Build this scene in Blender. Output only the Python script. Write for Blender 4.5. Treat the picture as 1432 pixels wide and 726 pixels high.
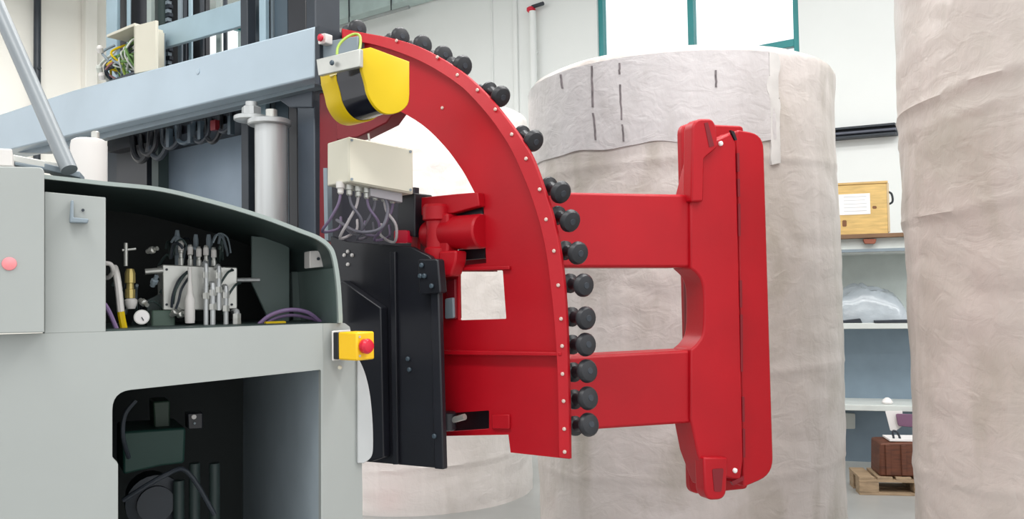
import bpy, bmesh, math, random
from mathutils import Vector, Matrix, noise
from mathutils.geometry import tessellate_polygon
random.seed(4)
S = bpy.context.scene
C = S.collection
for o in list(bpy.data.objects): bpy.data.objects.remove(o)

# ------------------------------------------------------------------ camera
W, H, F = 1432, 726, 1200.0
cam = bpy.data.objects.new('camera', bpy.data.cameras.new('camera'))
C.objects.link(cam)
cam.data.sensor_width = 36.0
cam.data.lens = 36.0 * F / W
cam.data.clip_start = 0.05
CAM = Vector((0, 0, 1.45))
ROT = Matrix.Rotation(math.radians(90 + 2.2), 3, 'X') @ Matrix.Rotation(math.radians(-1.0), 3, 'Z')
cam.matrix_world = Matrix.Translation(CAM) @ ROT.to_4x4()
S.camera = cam

# ------------------------------------------------------------------ light
S.view_settings.view_transform = 'Standard'
S.view_settings.look = 'None'
S.view_settings.gamma = 1
S.view_settings.use_curve_mapping = False
S.view_settings.exposure = 0.08
world = bpy.data.worlds.new('daylight'); S.world = world
world.use_nodes = True
world.node_tree.nodes['Background'].inputs[0].default_value = (0.97, 0.985, 1.0, 1)
world.node_tree.nodes['Background'].inputs[1].default_value = 1.42

def area(name, loc, sx, sy, power, rot=(0, 0, 0), col=(1, 1, 1)):
    l = bpy.data.lights.new(name, 'AREA'); l.shape = 'RECTANGLE'
    l.size, l.size_y, l.energy, l.color = sx, sy, power, col
    o = bpy.data.objects.new(name, l); o.location = loc; o.rotation_euler = rot
    C.objects.link(o); return o
BA = math.radians(-36)     # building axis
area('hall_fill', (1.6, 2.4, 5.3), 6.0, 0.7, 210, (0, 0, BA), (1, 0.99, 0.98))  # unseen area lights added under the ceiling to brighten the hall, no fittings
area('hall_fill', (-1.2, 0.0, 5.3), 6.0, 0.7, 210, (0, 0, BA), (1, 0.99, 0.98))
area('hall_fill', (2.2, 4.2, 5.3), 6.0, 0.7, 105, (0, 0, BA), (1, 0.99, 0.98))
area('hall_fill', (-3.2, 7.2, 5.0), 5.0, 0.7, 170, (0, 0, BA), (1, 0.99, 0.98))  # extra fill added to lift the side wall at the left

# ------------------------------------------------------------------ materials
def srgb(r, g, b):
    f = lambda c: (c / 255 / 12.92) if c / 255 <= 0.04045 else ((c / 255 + 0.055) / 1.055) ** 2.4
    return (f(r), f(g), f(b), 1)
MATS = {}
def mat(name, col, rough=0.5, metal=0.0, var=0.06, scale=6.0, bump=0.0, bscale=40.0, coat=0.0, stretch=(1, 1, 1), spec=0.5):
    if name in MATS: return MATS[name]
    m = bpy.data.materials.new(name); m.use_nodes = True
    nt = m.node_tree; b = nt.nodes['Principled BSDF']
    b.inputs['Roughness'].default_value = rough
    b.inputs['Metallic'].default_value = metal
    b.inputs['Coat Weight'].default_value = coat
    b.inputs['Coat Roughness'].default_value = 0.15
    b.inputs['Specular IOR Level'].default_value = spec
    tc = nt.nodes.new('ShaderNodeTexCoord'); mp = nt.nodes.new('ShaderNodeMapping')
    mp.inputs['Scale'].default_value = stretch
    nt.links.new(tc.outputs['Object'], mp.inputs['Vector'])
    n = nt.nodes.new('ShaderNodeTexNoise'); n.inputs['Scale'].default_value = scale; n.inputs['Detail'].default_value = 5
    nt.links.new(mp.outputs[0], n.inputs['Vector'])
    r = nt.nodes.new('ShaderNodeValToRGB')
    r.color_ramp.elements[0].position = 0.3; r.color_ramp.elements[1].position = 0.7
    r.color_ramp.elements[0].color = tuple(c * (1 - var * 1.5) for c in col[:3]) + (1,)
    r.color_ramp.elements[1].color = tuple(min(1, c * (1 + var)) for c in col[:3]) + (1,)
    nt.links.new(n.outputs['Fac'], r.inputs['Fac']); nt.links.new(r.outputs[0], b.inputs['Base Color'])
    if bump:
        n2 = nt.nodes.new('ShaderNodeTexNoise'); n2.inputs['Scale'].default_value = bscale; n2.inputs['Detail'].default_value = 4
        nt.links.new(mp.outputs[0], n2.inputs['Vector'])
        bp = nt.nodes.new('ShaderNodeBump'); bp.inputs['Strength'].default_value = bump; bp.inputs['Distance'].default_value = 0.01
        nt.links.new(n2.outputs['Fac'], bp.inputs['Height']); nt.links.new(bp.outputs[0], b.inputs['Normal'])
    MATS[name] = m; return m
RED = mat('red_enamel', srgb(170, 6, 24), 0.45, var=0.07, scale=4, bump=0.04, bscale=60, spec=0.35)
GREY = mat('light_grey_paint', srgb(160, 164, 161), 0.45, var=0.03, scale=3)
BEAMG = mat('blue_grey_steel_paint', srgb(172, 187, 198), 0.3, var=0.05, scale=3)
MASTB = mat('mast_blue_grey', srgb(150, 172, 182), 0.4, var=0.06)
DARK = mat('dark_steel', srgb(44, 50, 58), 0.5, var=0.12)
DKGREEN = mat('dark_green_interior', srgb(52, 66, 64), 0.5, var=0.12)
MIDG = mat('mid_grey_panel', srgb(128, 140, 148), 0.45, var=0.06)
BLACK = mat('black_paint', srgb(24, 25, 32), 0.4, var=0.15)
RUB = mat('black_rubber', srgb(30, 31, 36), 0.42, var=0.15)
ZINC = mat('zinc_plated_steel', srgb(196, 196, 190), 0.35, 0.6, var=0.08, scale=14)
ALU = mat('brushed_aluminium', srgb(190, 192, 192), 0.4, 0.45, var=0.12, scale=20, stretch=(1, 1, 0.05))
WHITE = mat('white_plastic', srgb(212, 208, 204), 0.45, var=0.02)
CREAM = mat('cream_box_plastic', srgb(208, 203, 186), 0.5, var=0.02)
YEL = mat('yellow_plastic', srgb(208, 176, 0), 0.4, var=0.03, spec=0.3)
YEL2 = mat('orange_yellow_plastic', srgb(242, 192, 24), 0.4, var=0.03)
BRASS = mat('brass', srgb(196, 176, 110), 0.35, 0.6, var=0.1)
PURP = mat('purple_hose', srgb(132, 108, 148), 0.5)
GLENS = mat('dark_lens', srgb(20, 20, 30), 0.12, var=0.05)
ESRED = mat('button_red', srgb(206, 22, 52), 0.35)
GRNW = mat('green_yellow_wire', srgb(150, 176, 70), 0.5)
WALLM = mat('white_wall_plaster', srgb(228, 230, 228), 0.8, var=0.02, scale=1.2, bump=0.03)
WALLC = mat('cream_wall_plaster', srgb(238, 235, 227), 0.8, var=0.02, scale=1.2)
CEILM = mat('ceiling_panel', srgb(214, 220, 218), 0.7, var=0.03)
TEAL = mat('teal_window_frame', srgb(42, 134, 136), 0.4, var=0.05)
FLOORM = mat('grey_concrete', srgb(168, 168, 166), 0.35, var=0.08, scale=2, bump=0.04)
WOODY = mat('yellow_pine', srgb(206, 172, 108), 0.6, var=0.12, scale=8, stretch=(1, 1, 8))
WOODB = mat('brown_wood', srgb(96, 52, 32), 0.6, var=0.25, scale=12, stretch=(1, 1, 6))
WOODP = mat('pallet_wood', srgb(164, 140, 112), 0.75, var=0.18, scale=9, stretch=(1, 6, 6))
SHELFB = mat('shelf_back_blue_grey', srgb(132, 150, 164), 0.5, var=0.05)
SHELFW = mat('shelf_edge_white', srgb(206, 210, 206), 0.5, var=0.04)
FILMG = mat('crumpled_film', srgb(158, 166, 172), 0.25, var=0.14, scale=6, bump=0.5, bscale=14, coat=0.4)
PAPERW = mat('white_paper', srgb(232, 228, 226), 0.7, var=0.02)
PLUM = mat('plum_print', srgb(120, 84, 110), 0.6)
REDT = mat('red_floor_paint', srgb(206, 120, 122), 0.6)

def glass_mat():
    m = bpy.data.materials.new('window_glass'); m.use_nodes = True
    nt = m.node_tree; nt.nodes.remove(nt.nodes['Principled BSDF'])
    out = nt.nodes['Material Output']
    t = nt.nodes.new('ShaderNodeBsdfTransparent'); g = nt.nodes.new('ShaderNodeBsdfGlossy'); g.inputs['Roughness'].default_value = 0.05
    t.inputs[0].default_value = (0.97, 0.98, 0.98, 1)
    mx = nt.nodes.new('ShaderNodeMixShader'); mx.inputs[0].default_value = 0.06
    nt.links.new(t.outputs[0], mx.inputs[1]); nt.links.new(g.outputs[0], mx.inputs[2]); nt.links.new(mx.outputs[0], out.inputs[0])
    return m
GLASS = glass_mat()

def glow_mat(name, col, strength):
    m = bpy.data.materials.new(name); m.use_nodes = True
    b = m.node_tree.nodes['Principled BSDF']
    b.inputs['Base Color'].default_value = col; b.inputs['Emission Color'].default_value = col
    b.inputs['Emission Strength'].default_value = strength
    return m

def film_mat(name, base, lo, stain, seed, coat=0.35):
    """kraft-paper roll seen through cloudy stretch film: mottled stains, streaks, fine wrinkles"""
    m = bpy.data.materials.new(name); m.use_nodes = True
    nt = m.node_tree; b = nt.nodes['Principled BSDF']; L = nt.links.new
    b.inputs['Roughness'].default_value = 0.5
    b.inputs['Coat Weight'].default_value = coat; b.inputs['Coat Roughness'].default_value = 0.22
    tc = nt.nodes.new('ShaderNodeTexCoord')
    def nz(scale, st, det=5, dist=0.0):
        mp = nt.nodes.new('ShaderNodeMapping'); mp.inputs['Scale'].default_value = st
        mp.inputs['Location'].default_value = (seed, seed * 0.7, seed * 1.3)
        L(tc.outputs['Object'], mp.inputs['Vector'])
        n = nt.nodes.new('ShaderNodeTexNoise'); n.inputs['Scale'].default_value = scale
        n.inputs['Detail'].default_value = det; n.inputs['Distortion'].default_value = dist
        L(mp.outputs[0], n.inputs['Vector']); return n.outputs['Fac']
    def ramp(fac, p0, p1, c0, c1):
        r = nt.nodes.new('ShaderNodeValToRGB')
        r.color_ramp.elements[0].position = p0; r.color_ramp.elements[1].position = p1
        r.color_ramp.elements[0].color = c0; r.color_ramp.elements[1].color = c1
        L(fac, r.inputs['Fac']); return r.outputs[0]
    def mix(fac, a, c, f=None):
        x = nt.nodes.new('ShaderNodeMix'); x.data_type = 'RGBA'
        if fac is None: x.inputs[0].default_value = f
        else: L(fac, x.inputs[0])
        L(a, x.inputs[6])
        if isinstance(c, tuple): x.inputs[7].default_value = c
        else: L(c, x.inputs[7])
        return x.outputs[2]
    c1 = ramp(nz(1.3, (1, 1, 0.8)), 0.35, 0.68, lo, base)
    k = (0, 0, 0, 1); w = (1, 1, 1, 1)
    st = ramp(nz(3.4, (1, 1, 0.5), 8, 0.8), 0.48, 0.70, k, (0.85, 0.85, 0.85, 1))
    c2 = mix(st, c1, stain)
    sk = ramp(nz(5.0, (1.6, 1.6, 0.12), 4), 0.56, 0.75, k, (0.45, 0.45, 0.45, 1))
    c3 = mix(sk, c2, tuple(min(1, c * 1.15) for c in base[:3]) + (1,))
    L(c3, b.inputs['Base Color'])
    a = nt.nodes.new('ShaderNodeMath'); a.operation = 'ADD'
    L(nz(9.0, (1, 1, 1.6), 6, 1.5), a.inputs[0]); L(nz(20.0, (1, 1, 0.5), 4, 0.5), a.inputs[1])
    bp = nt.nodes.new('ShaderNodeBump'); bp.inputs['Strength'].default_value = 0.35; bp.inputs['Distance'].default_value = 0.012
    L(a.outputs[0], bp.inputs['Height']); L(bp.outputs[0], b.inputs['Normal'])
    return m
FILM_C = film_mat('film_wrap_pinkish', srgb(208, 199, 195), srgb(190, 181, 174), srgb(166, 157, 145), 3.1)
FILM_R = film_mat('film_wrap_beige', srgb(196, 186, 180), srgb(184, 174, 166), srgb(168, 161, 149), 7.7)
FILM_B = film_mat('film_wrap_white', srgb(240, 233, 228), srgb(232, 224, 219), srgb(220, 212, 205), 12.3)
INK = mat('dark_ink', srgb(116, 108, 110), 0.7, var=0.3, scale=30)

# ------------------------------------------------------------------ geometry helpers
def ray(px, py):
    return ROT @ Vector(((px - W / 2) / F, -(py - H / 2) / F, -1.0))
def P(px, py, Y):
    r = ray(px, py); return CAM + r * (Y / r.y)
class Plane:
    def __init__(s, px, Y, d):
        s.Q = P(px, 410, Y); s.d = Vector((d[0], d[1], 0)).normalized(); s.n = Vector((-s.d.y, s.d.x, 0)); s.Q.z = 0
    def pt(s, px, py, off=0.0):
        r = ray(px, py); q = s.Q + s.n * off
        return CAM + r * ((q - CAM).dot(s.n) / r.dot(s.n))
    def u(s, px, py, off=0.0): return (s.pt(px, py, off) - s.Q).dot(s.d)
    def uz(s, u, z, off=0.0):
        v = s.Q + s.d * u + s.n * off; v.z = z; return v
PA = Plane(716, 2.40, (0.81, -0.588))     # mast, beam and curved red frame
PB = Plane(800, 2.55, (0.913, 0.408))     # clamp arms
PC = Plane(450, 2.00, (0.876, 0.482))     # vehicle body side
PW = Plane(1215, 7.6, (0.81, -0.588))     # hall back wall
PS = Plane(1215, 6.45, (0.95, -0.30))     # shelving

def spline(pts, n=6, closed=False):
    pts = [Vector(p) for p in pts]; out = []; N = len(pts)
    rng = range(N if closed else N - 1)
    for i in rng:
        g = lambda k: pts[k % N] if closed else pts[max(0, min(N - 1, k))]
        a, b, c, d = g(i - 1), g(i), g(i + 1), g(i + 2)
        for j in range(n):
            t = j / n
            out.append(0.5 * ((2 * b) + (c - a) * t + (2 * a - 5 * b + 4 * c - d) * t * t + (3 * b - a - 3 * c + d) * t ** 3))
    if not closed: out.append(pts[-1])
    return out
def sp2(pts, n=6): return [(p[0], p[1]) for p in spline([(a, b, 0) for a, b in pts], n)]
def rnd(pts, r, n=4):
    """round the corners of a px polygon; r is a number or a list"""
    out = []; N = len(pts)
    for i, p in enumerate(pts):
        p = Vector(p); a = Vector(pts[i - 1]); b = Vector(pts[(i + 1) % N]); rr = r[i] if isinstance(r, (list, tuple)) else r
        if rr <= 0: out.append(tuple(p)); continue
        la, lb = (a - p).length, (b - p).length
        q0 = p + (a - p) * min(rr / la, .48); q1 = p + (b - p) * min(rr / lb, .48)
        for k in range(n + 1):
            t = k / n; v = q0 * (1 - t) ** 2 + p * 2 * t * (1 - t) + q1 * t * t; out.append((v.x, v.y))
    return out

ORIGIN = {}
def link(name, me, m, parent=None, bevel=0.0, smooth=True, seg=2):
    o = bpy.data.objects.new(name, me); C.objects.link(o)
    if m is not None and not me.materials: me.materials.append(m)
    if smooth:
        me.polygons.foreach_set('use_smooth', [True] * len(me.polygons)); me.set_sharp_from_angle(angle=math.radians(32))
    if bevel:
        b = o.modifiers.new('bevel', 'BEVEL'); b.width = bevel; b.segments = seg; b.limit_method = 'ANGLE'; b.angle_limit = math.radians(40)
    if parent is not None:
        o.parent = parent
        if parent.name in ORIGIN: o.matrix_parent_inverse = Matrix.Translation(-ORIGIN[parent.name])
        elif parent.matrix_basis != Matrix.Identity(4): o.matrix_parent_inverse = parent.matrix_basis.inverted()
    return o
def mesh(vs, fs):
    me = bpy.data.meshes.new('m'); me.from_pydata([tuple(v) for v in vs], [], fs); me.validate(); 
    bm = bmesh.new(); bm.from_mesh(me); bmesh.ops.recalc_face_normals(bm, faces=bm.faces); bm.to_mesh(me); bm.free()
    return me
def tag(o, label, cat, group=None, kind=None):
    o['label'] = label
    o['category'] = cat
    if group: o['group'] = group
    if kind: o['kind'] = kind
    return o
def thing(name, label, cat, loc, group=None):
    o = bpy.data.objects.new(name, None); C.objects.link(o); o.empty_display_size = 0.1
    o.location = loc; ORIGIN[o.name] = Vector(loc); return tag(o, label, cat, group)
def loops_mesh(front, backv, holes=()):
    """solid between planar front loop(s) and the same loops moved by backv (a vector)"""
    loops = [list(front)] + [list(h) for h in holes]
    vs = [v for l in loops for v in l]; n = len(vs)
    vs2 = [v + backv for v in vs]; fs = []
    if holes:
        for t in tessellate_polygon([[Vector(v) for v in l] for l in loops]):
            fs.append(tuple(t)); fs.append(tuple(n + i for i in reversed(t)))
    else:
        fs.append(tuple(range(n))); fs.append(tuple(reversed(range(n, 2 * n))))
    k = 0
    for l in loops:
        m = len(l)
        for i in range(m):
            a, b = k + i, k + (i + 1) % m; fs.append((a, n + a, n + b, b))
        k += m
    return mesh(vs + vs2, fs)
def prism(name, pl, pts, off, thick, m, parent=None, holes=(), bevel=0.0, vec=None):
    f = [pl.pt(x, y, off) for x, y in pts]; hs = [[pl.pt(x, y, off) for x, y in h] for h in holes]
    return link(name, loops_mesh(f, vec if vec is not None else pl.n * thick, hs), m, parent, bevel)
def prism_uz(name, pl, pts, off, thick, m, parent=None, holes=(), bevel=0.0):
    f = [pl.uz(u, z, off) for u, z in pts]; hs = [[pl.uz(u, z, off) for u, z in h] for h in holes]
    return link(name, loops_mesh(f, pl.n * thick, hs), m, parent, bevel)
def vbox(name, pl, x0, x1, yref, y0, y1, off, thick, m, parent=None, bevel=0.0):
    """upright bar: px columns x0..x1 measured at row yref, from row y0 down to row y1"""
    u0, u1 = pl.u(x0, yref, off), pl.u(x1, yref, off); xm = (x0 + x1) / 2
    z0, z1 = pl.pt(xm, y0, off).z, pl.pt(xm, y1, off).z
    return prism_uz(name, pl, [(u0, z0), (u1, z0), (u1, z1), (u0, z1)], off, thick, m, parent, (), bevel)
def hexa(name, p, u, v, w, m, parent=None, bevel=0.0):
    return link(name, loops_mesh([p, p + u, p + u + v, p + v], w), m, parent, bevel)
def frame(axis):
    a = Vector(axis).normalized(); t = Vector((0, 0, 1)) if abs(a.z) < 0.9 else Vector((1, 0, 0))
    x = a.cross(t).normalized(); return x, x.cross(a) * -1, a
def lathe_mesh(prof, seg=20):
    """profile [(t, r)] around local +Z, closed at both ends"""
    vs, fs = [], []
    for t, r in prof:
        for i in range(seg):
            an = 2 * math.pi * i / seg; vs.append(Vector((r * math.cos(an), r * math.sin(an), t)))
    for k in range(len(prof) - 1):
        for i in range(seg):
            a = k * seg + i; b = k * seg + (i + 1) % seg; fs.append((a, b, b + seg, a + seg))
    fs.append(tuple(reversed(range(seg)))); fs.append(tuple(range((len(prof) - 1) * seg, len(prof) * seg)))
    return mesh(vs, fs)
def orient(p, axis):
    q = Vector((0, 0, 1)).rotation_difference(Vector(axis).normalized()); return Matrix.Translation(p) @ q.to_matrix().to_4x4()
def lathe(name, p, axis, prof, m, parent=None, seg=20, bevel=0.0):
    me = lathe_mesh(prof, seg); me.transform(orient(p, axis)); return link(name, me, m, parent, bevel)
def cyl(name, p0, p1, r, m, parent=None, seg=20, bevel=0.0):
    d = Vector(p1) - Vector(p0); return lathe(name, p0, d, [(0, r), (d.length, r)], m, parent, seg, bevel)
def place(name, me, p, axis, m, parent=None):
    """instance sharing mesh data"""
    o = link(name, me, m, parent); o.matrix_basis = orient(p, axis); return o
def tube(name, pts, r, m, parent=None, n=5, seg=8, raw=False):
    ps = [Vector(p) for p in pts] if raw else spline(pts, n); vs, fs = [], []
    up = None
    for i, p in enumerate(ps):
        t = (ps[min(i + 1, len(ps) - 1)] - ps[max(i - 1, 0)]).normalized()
        if up is None: up = t.orthogonal().normalized()
        up = (up - t * up.dot(t)).normalized(); s = t.cross(up)
        for k in range(seg):
            a = 2 * math.pi * k / seg; vs.append(p + (up * math.cos(a) + s * math.sin(a)) * r)
    for i in range(len(ps) - 1):
        for k in range(seg):
            a = i * seg + k; b = i * seg + (k + 1) % seg; fs.append((a, b, b + seg, a + seg))
    fs.append(tuple(reversed(range(seg)))); fs.append(tuple(range((len(ps) - 1) * seg, len(ps) * seg)))
    return link(name, mesh(vs, fs), m, parent)

# ================================================================== SETTING
def structure(o, label, cat): return tag(o, label, cat, kind='structure')
CEIL = 5.55
uc = PW.u(352, 200)                      # room corner hidden behind the mast
PL = Plane(352, (PW.uz(uc, 0)).y, (0.588, 0.81))
PL.Q = PW.uz(uc, 0)
fl = link('floor', mesh([(-14, -8, -0.1), (14, -8, -0.1), (14, 16, -0.1), (-14, 16, -0.1), (-14, -8, 0), (14, -8, 0), (14, 16, 0), (-14, 16, 0)],
          [(0, 1, 2, 3), (4, 5, 6, 7), (0, 1, 5, 4), (1, 2, 6, 5), (2, 3, 7, 6), (3, 0, 4, 7)]), FLOORM, smooth=False)
structure(fl, 'smooth grey concrete hall floor under the rolls', 'floor')
# back wall with window opening
wu0, wu1 = PW.u(835, 40), PW.u(1117, 40); wm = (wu0 + wu1) / 2
wz0, wz1 = PW.pt(1112, 98).z, 5.3
u_r = 4.5
wb = prism_uz('wall_back', PW, [(uc - 0.2, 0), (u_r, 0), (u_r, CEIL), (uc - 0.2, CEIL)], 0, 0.2, WALLM,
              holes=[[(wu0, wz0), (wu1, wz0), (wu1, wz1), (wu0, wz1)]])
structure(wb, 'white plastered back wall with a tall teal-framed window', 'wall')
w1 = bpy.data.objects.new('window_1', None); C.objects.link(w1); w1.location = PW.uz(wm, wz0); ORIGIN['window_1'] = PW.uz(wm, wz0)
structure(w1, 'teal-framed window in the white back wall above the wrapped roll', 'window')
fw = 0.055
def wbar(name, u0, u1, z0, z1, off=0.03, th=0.08, m=TEAL, pl=PW, parent=w1):
    return prism_uz(name, pl, [(u0, z0), (u1, z0), (u1, z1), (u0, z1)], off, th, m, parent, (), 0.004 if m is not GLASS else 0)
wbar('frame_jamb', wu0, wu0 + fw, wz0, wz1); wbar('frame_jamb', wu1 - fw * 1.1, wu1, wz0, wz1)
wbar('frame_sill', wu0 + fw, wu1 - fw * 1.1, wz0, wz0 + fw); wbar('frame_head', wu0 + fw, wu1 - fw * 1.1, wz1 - fw, wz1)
um = PW.u(964, 40)
wbar('mullion', um - 0.032, um + 0.032, wz0 + fw, wz1 - fw)
zt = PW.pt(1088, 62).z
wbar('transom', um + 0.032, wu1 - fw * 1.1, zt - 0.035, zt + 0.035)
wbar('pane', wu0 + fw, um - 0.032, wz0 + fw, wz1 - fw, 0.065, 0.006, GLASS)
wbar('pane', um + 0.032, wu1 - fw * 1.1, zt + 0.035, wz1 - fw, 0.065, 0.006, GLASS)
wbar('pane', um + 0.032, wu1 - fw * 1.1, wz0 + fw, zt - 0.035, 0.065, 0.006, GLASS)
# left wall with a window seen between the mast rails
lu0, lu1 = PL.u(266, 40), PL.u(349, 40); lz0, lz1 = PL.pt(310, 110).z, 5.45
wl = prism_uz('wall_left', PL, [(-8, 0), (0, 0), (0, CEIL), (-8, CEIL)], 0, 0.2, WALLC, holes=[[(lu0, lz0), (lu1, lz0), (lu1, lz1), (lu0, lz1)]])
structure(wl, 'cream plastered side wall behind the lift mast', 'wall')
w2 = bpy.data.objects.new('window_2', None); C.objects.link(w2); w2.location = PL.uz(lu0, lz0); ORIGIN['window_2'] = PL.uz(lu0, lz0)
structure(w2, 'bright window seen between the rails of the lift mast', 'window')
for a, b, c, d in ((lu0, lu0 + fw, lz0, lz1), (lu1 - fw, lu1, lz0, lz1)): wbar('frame_jamb', a, b, c, d, pl=PL, parent=w2)
wbar('frame_sill', lu0 + fw, lu1 - fw, lz0, lz0 + fw, pl=PL, parent=w2); wbar('frame_head', lu0 + fw, lu1 - fw, lz1 - fw, lz1, pl=PL, parent=w2)
wbar('pane', lu0 + fw, lu1 - fw, lz0 + fw, lz1 - fw, 0.065, 0.006, GLASS, PL, w2)
# pilaster, downpipe, wall joint
def wallbar(name, pl, x0, x1, yref, z0, z1, th, m, label, cat, bevel=0.01):
    u0, u1 = pl.u(x0, yref), pl.u(x1, yref)
    o = prism_uz(name, pl, [(u0, z0), (u1, z0), (u1, z1), (u0, z1)], -th, th, m, None, (), bevel); return structure(o, label, cat)
wallbar('trim_1', PL, 113, 130, 60, 0, CEIL, 0.12, WALLC, 'cream pilaster on the side wall left of the mast', 'pilaster')
wallbar('trim_2', PW, 719, 725, 60, 0, CEIL, 0.03, WALLM, 'slim white vertical wall joint above the curved red frame', 'trim')
wallbar('trim_3', PW, 688, 690, 60, 0, CEIL, 0.015, WALLM, 'hairline vertical joint on the white back wall', 'trim')
cl = prism_uz('ceiling', PW, [(uc - 0.2, CEIL), (u_r, CEIL), (u_r, CEIL + 0.15), (uc - 0.2, CEIL + 0.15)], 0.2, -13, CEILM)
structure(cl, 'pale panelled hall ceiling', 'ceiling')
for k in range(9):
    o_ = -0.5 - k * 1.25
    prism_uz('ceiling_joist', PW, [(uc, CEIL - 0.14), (u_r, CEIL - 0.14), (u_r, CEIL), (uc, CEIL)], o_, -0.12, CEILM, cl, (), 0.01)
g1 = prism_uz('trim_4', PW, [(uc, CEIL - 0.46), (u_r, CEIL - 0.46), (u_r, CEIL - 0.2), (uc, CEIL - 0.2)], -0.02, -0.22, mat('pale_teal_girder', srgb(186, 204, 202), 0.5), None, (), 0.01)
structure(g1, 'pale teal roof girder running along the top of the back wall', 'girder')
# things fixed to the walls
dp = thing('downpipe', 'dark vertical downpipe on the cream side wall, far left', 'pipe', PL.uz(PL.u(47, 60), 0, -0.1))
ud = PL.u(46.5, 60)
cyl('pipe', PL.uz(ud, PL.pt(50, 240).z, -0.1), PL.uz(ud, CEIL - 0.02, -0.1), 0.04, DARK, dp)
for z in (3.0, 4.2): 
    cyl('bracket', PL.uz(ud, z, -0.16), PL.uz(ud, z, 0.0), 0.02, DARK, dp)
ct = thing('cable_tray', 'dark horizontal cable tray on the white wall between the two big rolls', 'cable tray', PW.pt(1215, 184))
a0, a1 = PW.u(1140, 184), PW.u(1256, 184); zc = PW.pt(1215, 185).z; sl = -0.012
def trayp(zl, zh, off, th, m, name): return prism_uz(name, PW, [(a0, zc + zl - sl), (a1, zc + zl + sl), (a1, zc + zh + sl), (a0, zc + zh - sl)], off, th, m, ct, (), 0.003)
trayp(-0.05, 0.05, -0.05, 0.05, DARK, 'back_plate'); trayp(0.03, 0.05, -0.12, 0.07, DARK, 'lip'); trayp(-0.05, -0.03, -0.12, 0.07, DARK, 'lip')
cyl('cable', PW.uz(a0, zc - sl, -0.08), PW.uz(a1, zc + sl, -0.08), 0.014, mat('grey_cable', srgb(96, 100, 112), 0.5), ct)
sp = thing('standpipe', 'pale grey standpipe with a red valve on the white wall', 'pipe', PW.pt(752, 130, -0.1))
ua = PW.u(751, 60); zv = PW.pt(751, 12).z
cyl('pipe', PW.uz(ua, 1.2, -0.08), PW.uz(ua, zv - 0.05, -0.08), 0.04, WALLM, sp)
for z in (1.6, zv - 0.5): cyl('bracket', PW.uz(ua, z, -0.1), PW.uz(ua, z, 0), 0.02, WALLM, sp)
lathe('valve', PW.uz(ua - 0.02, zv - 0.06, -0.08), (0, 0, 1), [(0, 0.03), (0.02, 0.05), (0.05, 0.05), (0.065, 0.03)], ESRED, sp)
cyl('valve_outlet', PW.uz(ua, zv, -0.08), PW.uz(ua + 0.16, zv, -0.1), 0.022, DARK, sp)
cd = thing('conduit', 'thin grey conduit running under the ceiling girder', 'conduit', PW.pt(530, 25, -0.1))
p0, p1 = PW.pt(455, 40, -0.25), PW.pt(572, 13, -0.25); p1.z = p0.z = (p0.z + p1.z) / 2
cyl('pipe', p0, p1, 0.022, mat('conduit_grey', srgb(150, 156, 156), 0.5), cd)
for t in (0.3, 0.8):
    q = p0.lerp(p1, t); cyl('hanger', q, Vector((q.x, q.y, CEIL - 0.02)), 0.008, DARK, cd)
fm = P(532, 722, 5.45)
tp = link('floor_line', mesh([(fm.x - 0.12, fm.y - 0.3, 0.002), (fm.x + 0.06, fm.y - 0.3, 0.002), (fm.x + 0.06, fm.y + 0.12, 0.002), (fm.x - 0.12, fm.y + 0.12, 0.002),
     (fm.x - 0.12, fm.y - 0.3, 0.0), (fm.x + 0.06, fm.y - 0.3, 0.0), (fm.x + 0.06, fm.y + 0.12, 0.0), (fm.x - 0.12, fm.y + 0.12, 0.0)],
     [(0, 1, 2, 3), (4, 5, 6, 7), (0, 1, 5, 4), (1, 2, 6, 5), (2, 3, 7, 6), (3, 0, 4, 7)]), REDT, smooth=False)
tag(tp, 'faded red painted mark on the floor before the white roll', 'floor mark')

# ================================================================== WRAPPED ROLLS
def roll(name, label, cx, cy, R, Hh, m, seed, shoulder=0.07, wr=0.006, laps=(), group='film-wrapped paper rolls'):
    t = thing(name, label, 'paper roll', (cx, cy, 0), group)
    NT, NZ = 260, 150; vs, fs = [], []
    for k in range(NZ + 1):
        z = Hh * k / NZ
        for i in range(NT):
            th = 2 * math.pi * i / NT; c, s = math.cos(th), math.sin(th)
            q = Vector((c * R, s * R, z))
            d = noise.noise(q * 1.6 + Vector((seed, 0, 0))) * 0.012
            # diagonal pulls of the stretched film
            w = (noise.noise(Vector((th * 1.6 + z * 0.9 + seed, z * 5.5, seed))) + noise.noise(Vector((th * 2.2 - z * 1.1, z * 7.0 + seed, 3.3)))) 
            d += (abs(w) - 0.3) * wr
            d += abs(noise.noise(q * 6 + Vector((0, seed, 0)))) * wr * 0.6
            for lz, tilt, amp in laps:      # film lap edges: a step with a rolled bead
                e = z - (lz + tilt * math.sin(th + seed) + 0.02 * noise.noise(Vector((th * 2, lz, seed))))
                d += amp * (1 / (1 + math.exp(-e * 90))) + amp * 1.2 * math.exp(-(e / 0.012) ** 2)
            r = R + d
            top = Hh - z
            if top < shoulder: r -= shoulder * (1 - math.sqrt(max(0, 1 - (1 - top / shoulder) ** 2)))
            vs.append(Vector((c * r, s * r, z)))
    for k in range(NZ):
        for i in range(NT):
            a = k * NT + i; b = k * NT + (i + 1) % NT; fs.append((a, b, b + NT, a + NT))
    fs.append(tuple(reversed(range(NT)))); fs.append(tuple(range(NZ * NT, (NZ + 1) * NT)))
    me = bpy.data.meshes.new('roll'); me.from_pydata([v + Vector((cx, cy, 0)) for v in vs], [], fs)
    o = link('wrapped_body', me, m, t)
    return t
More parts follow.
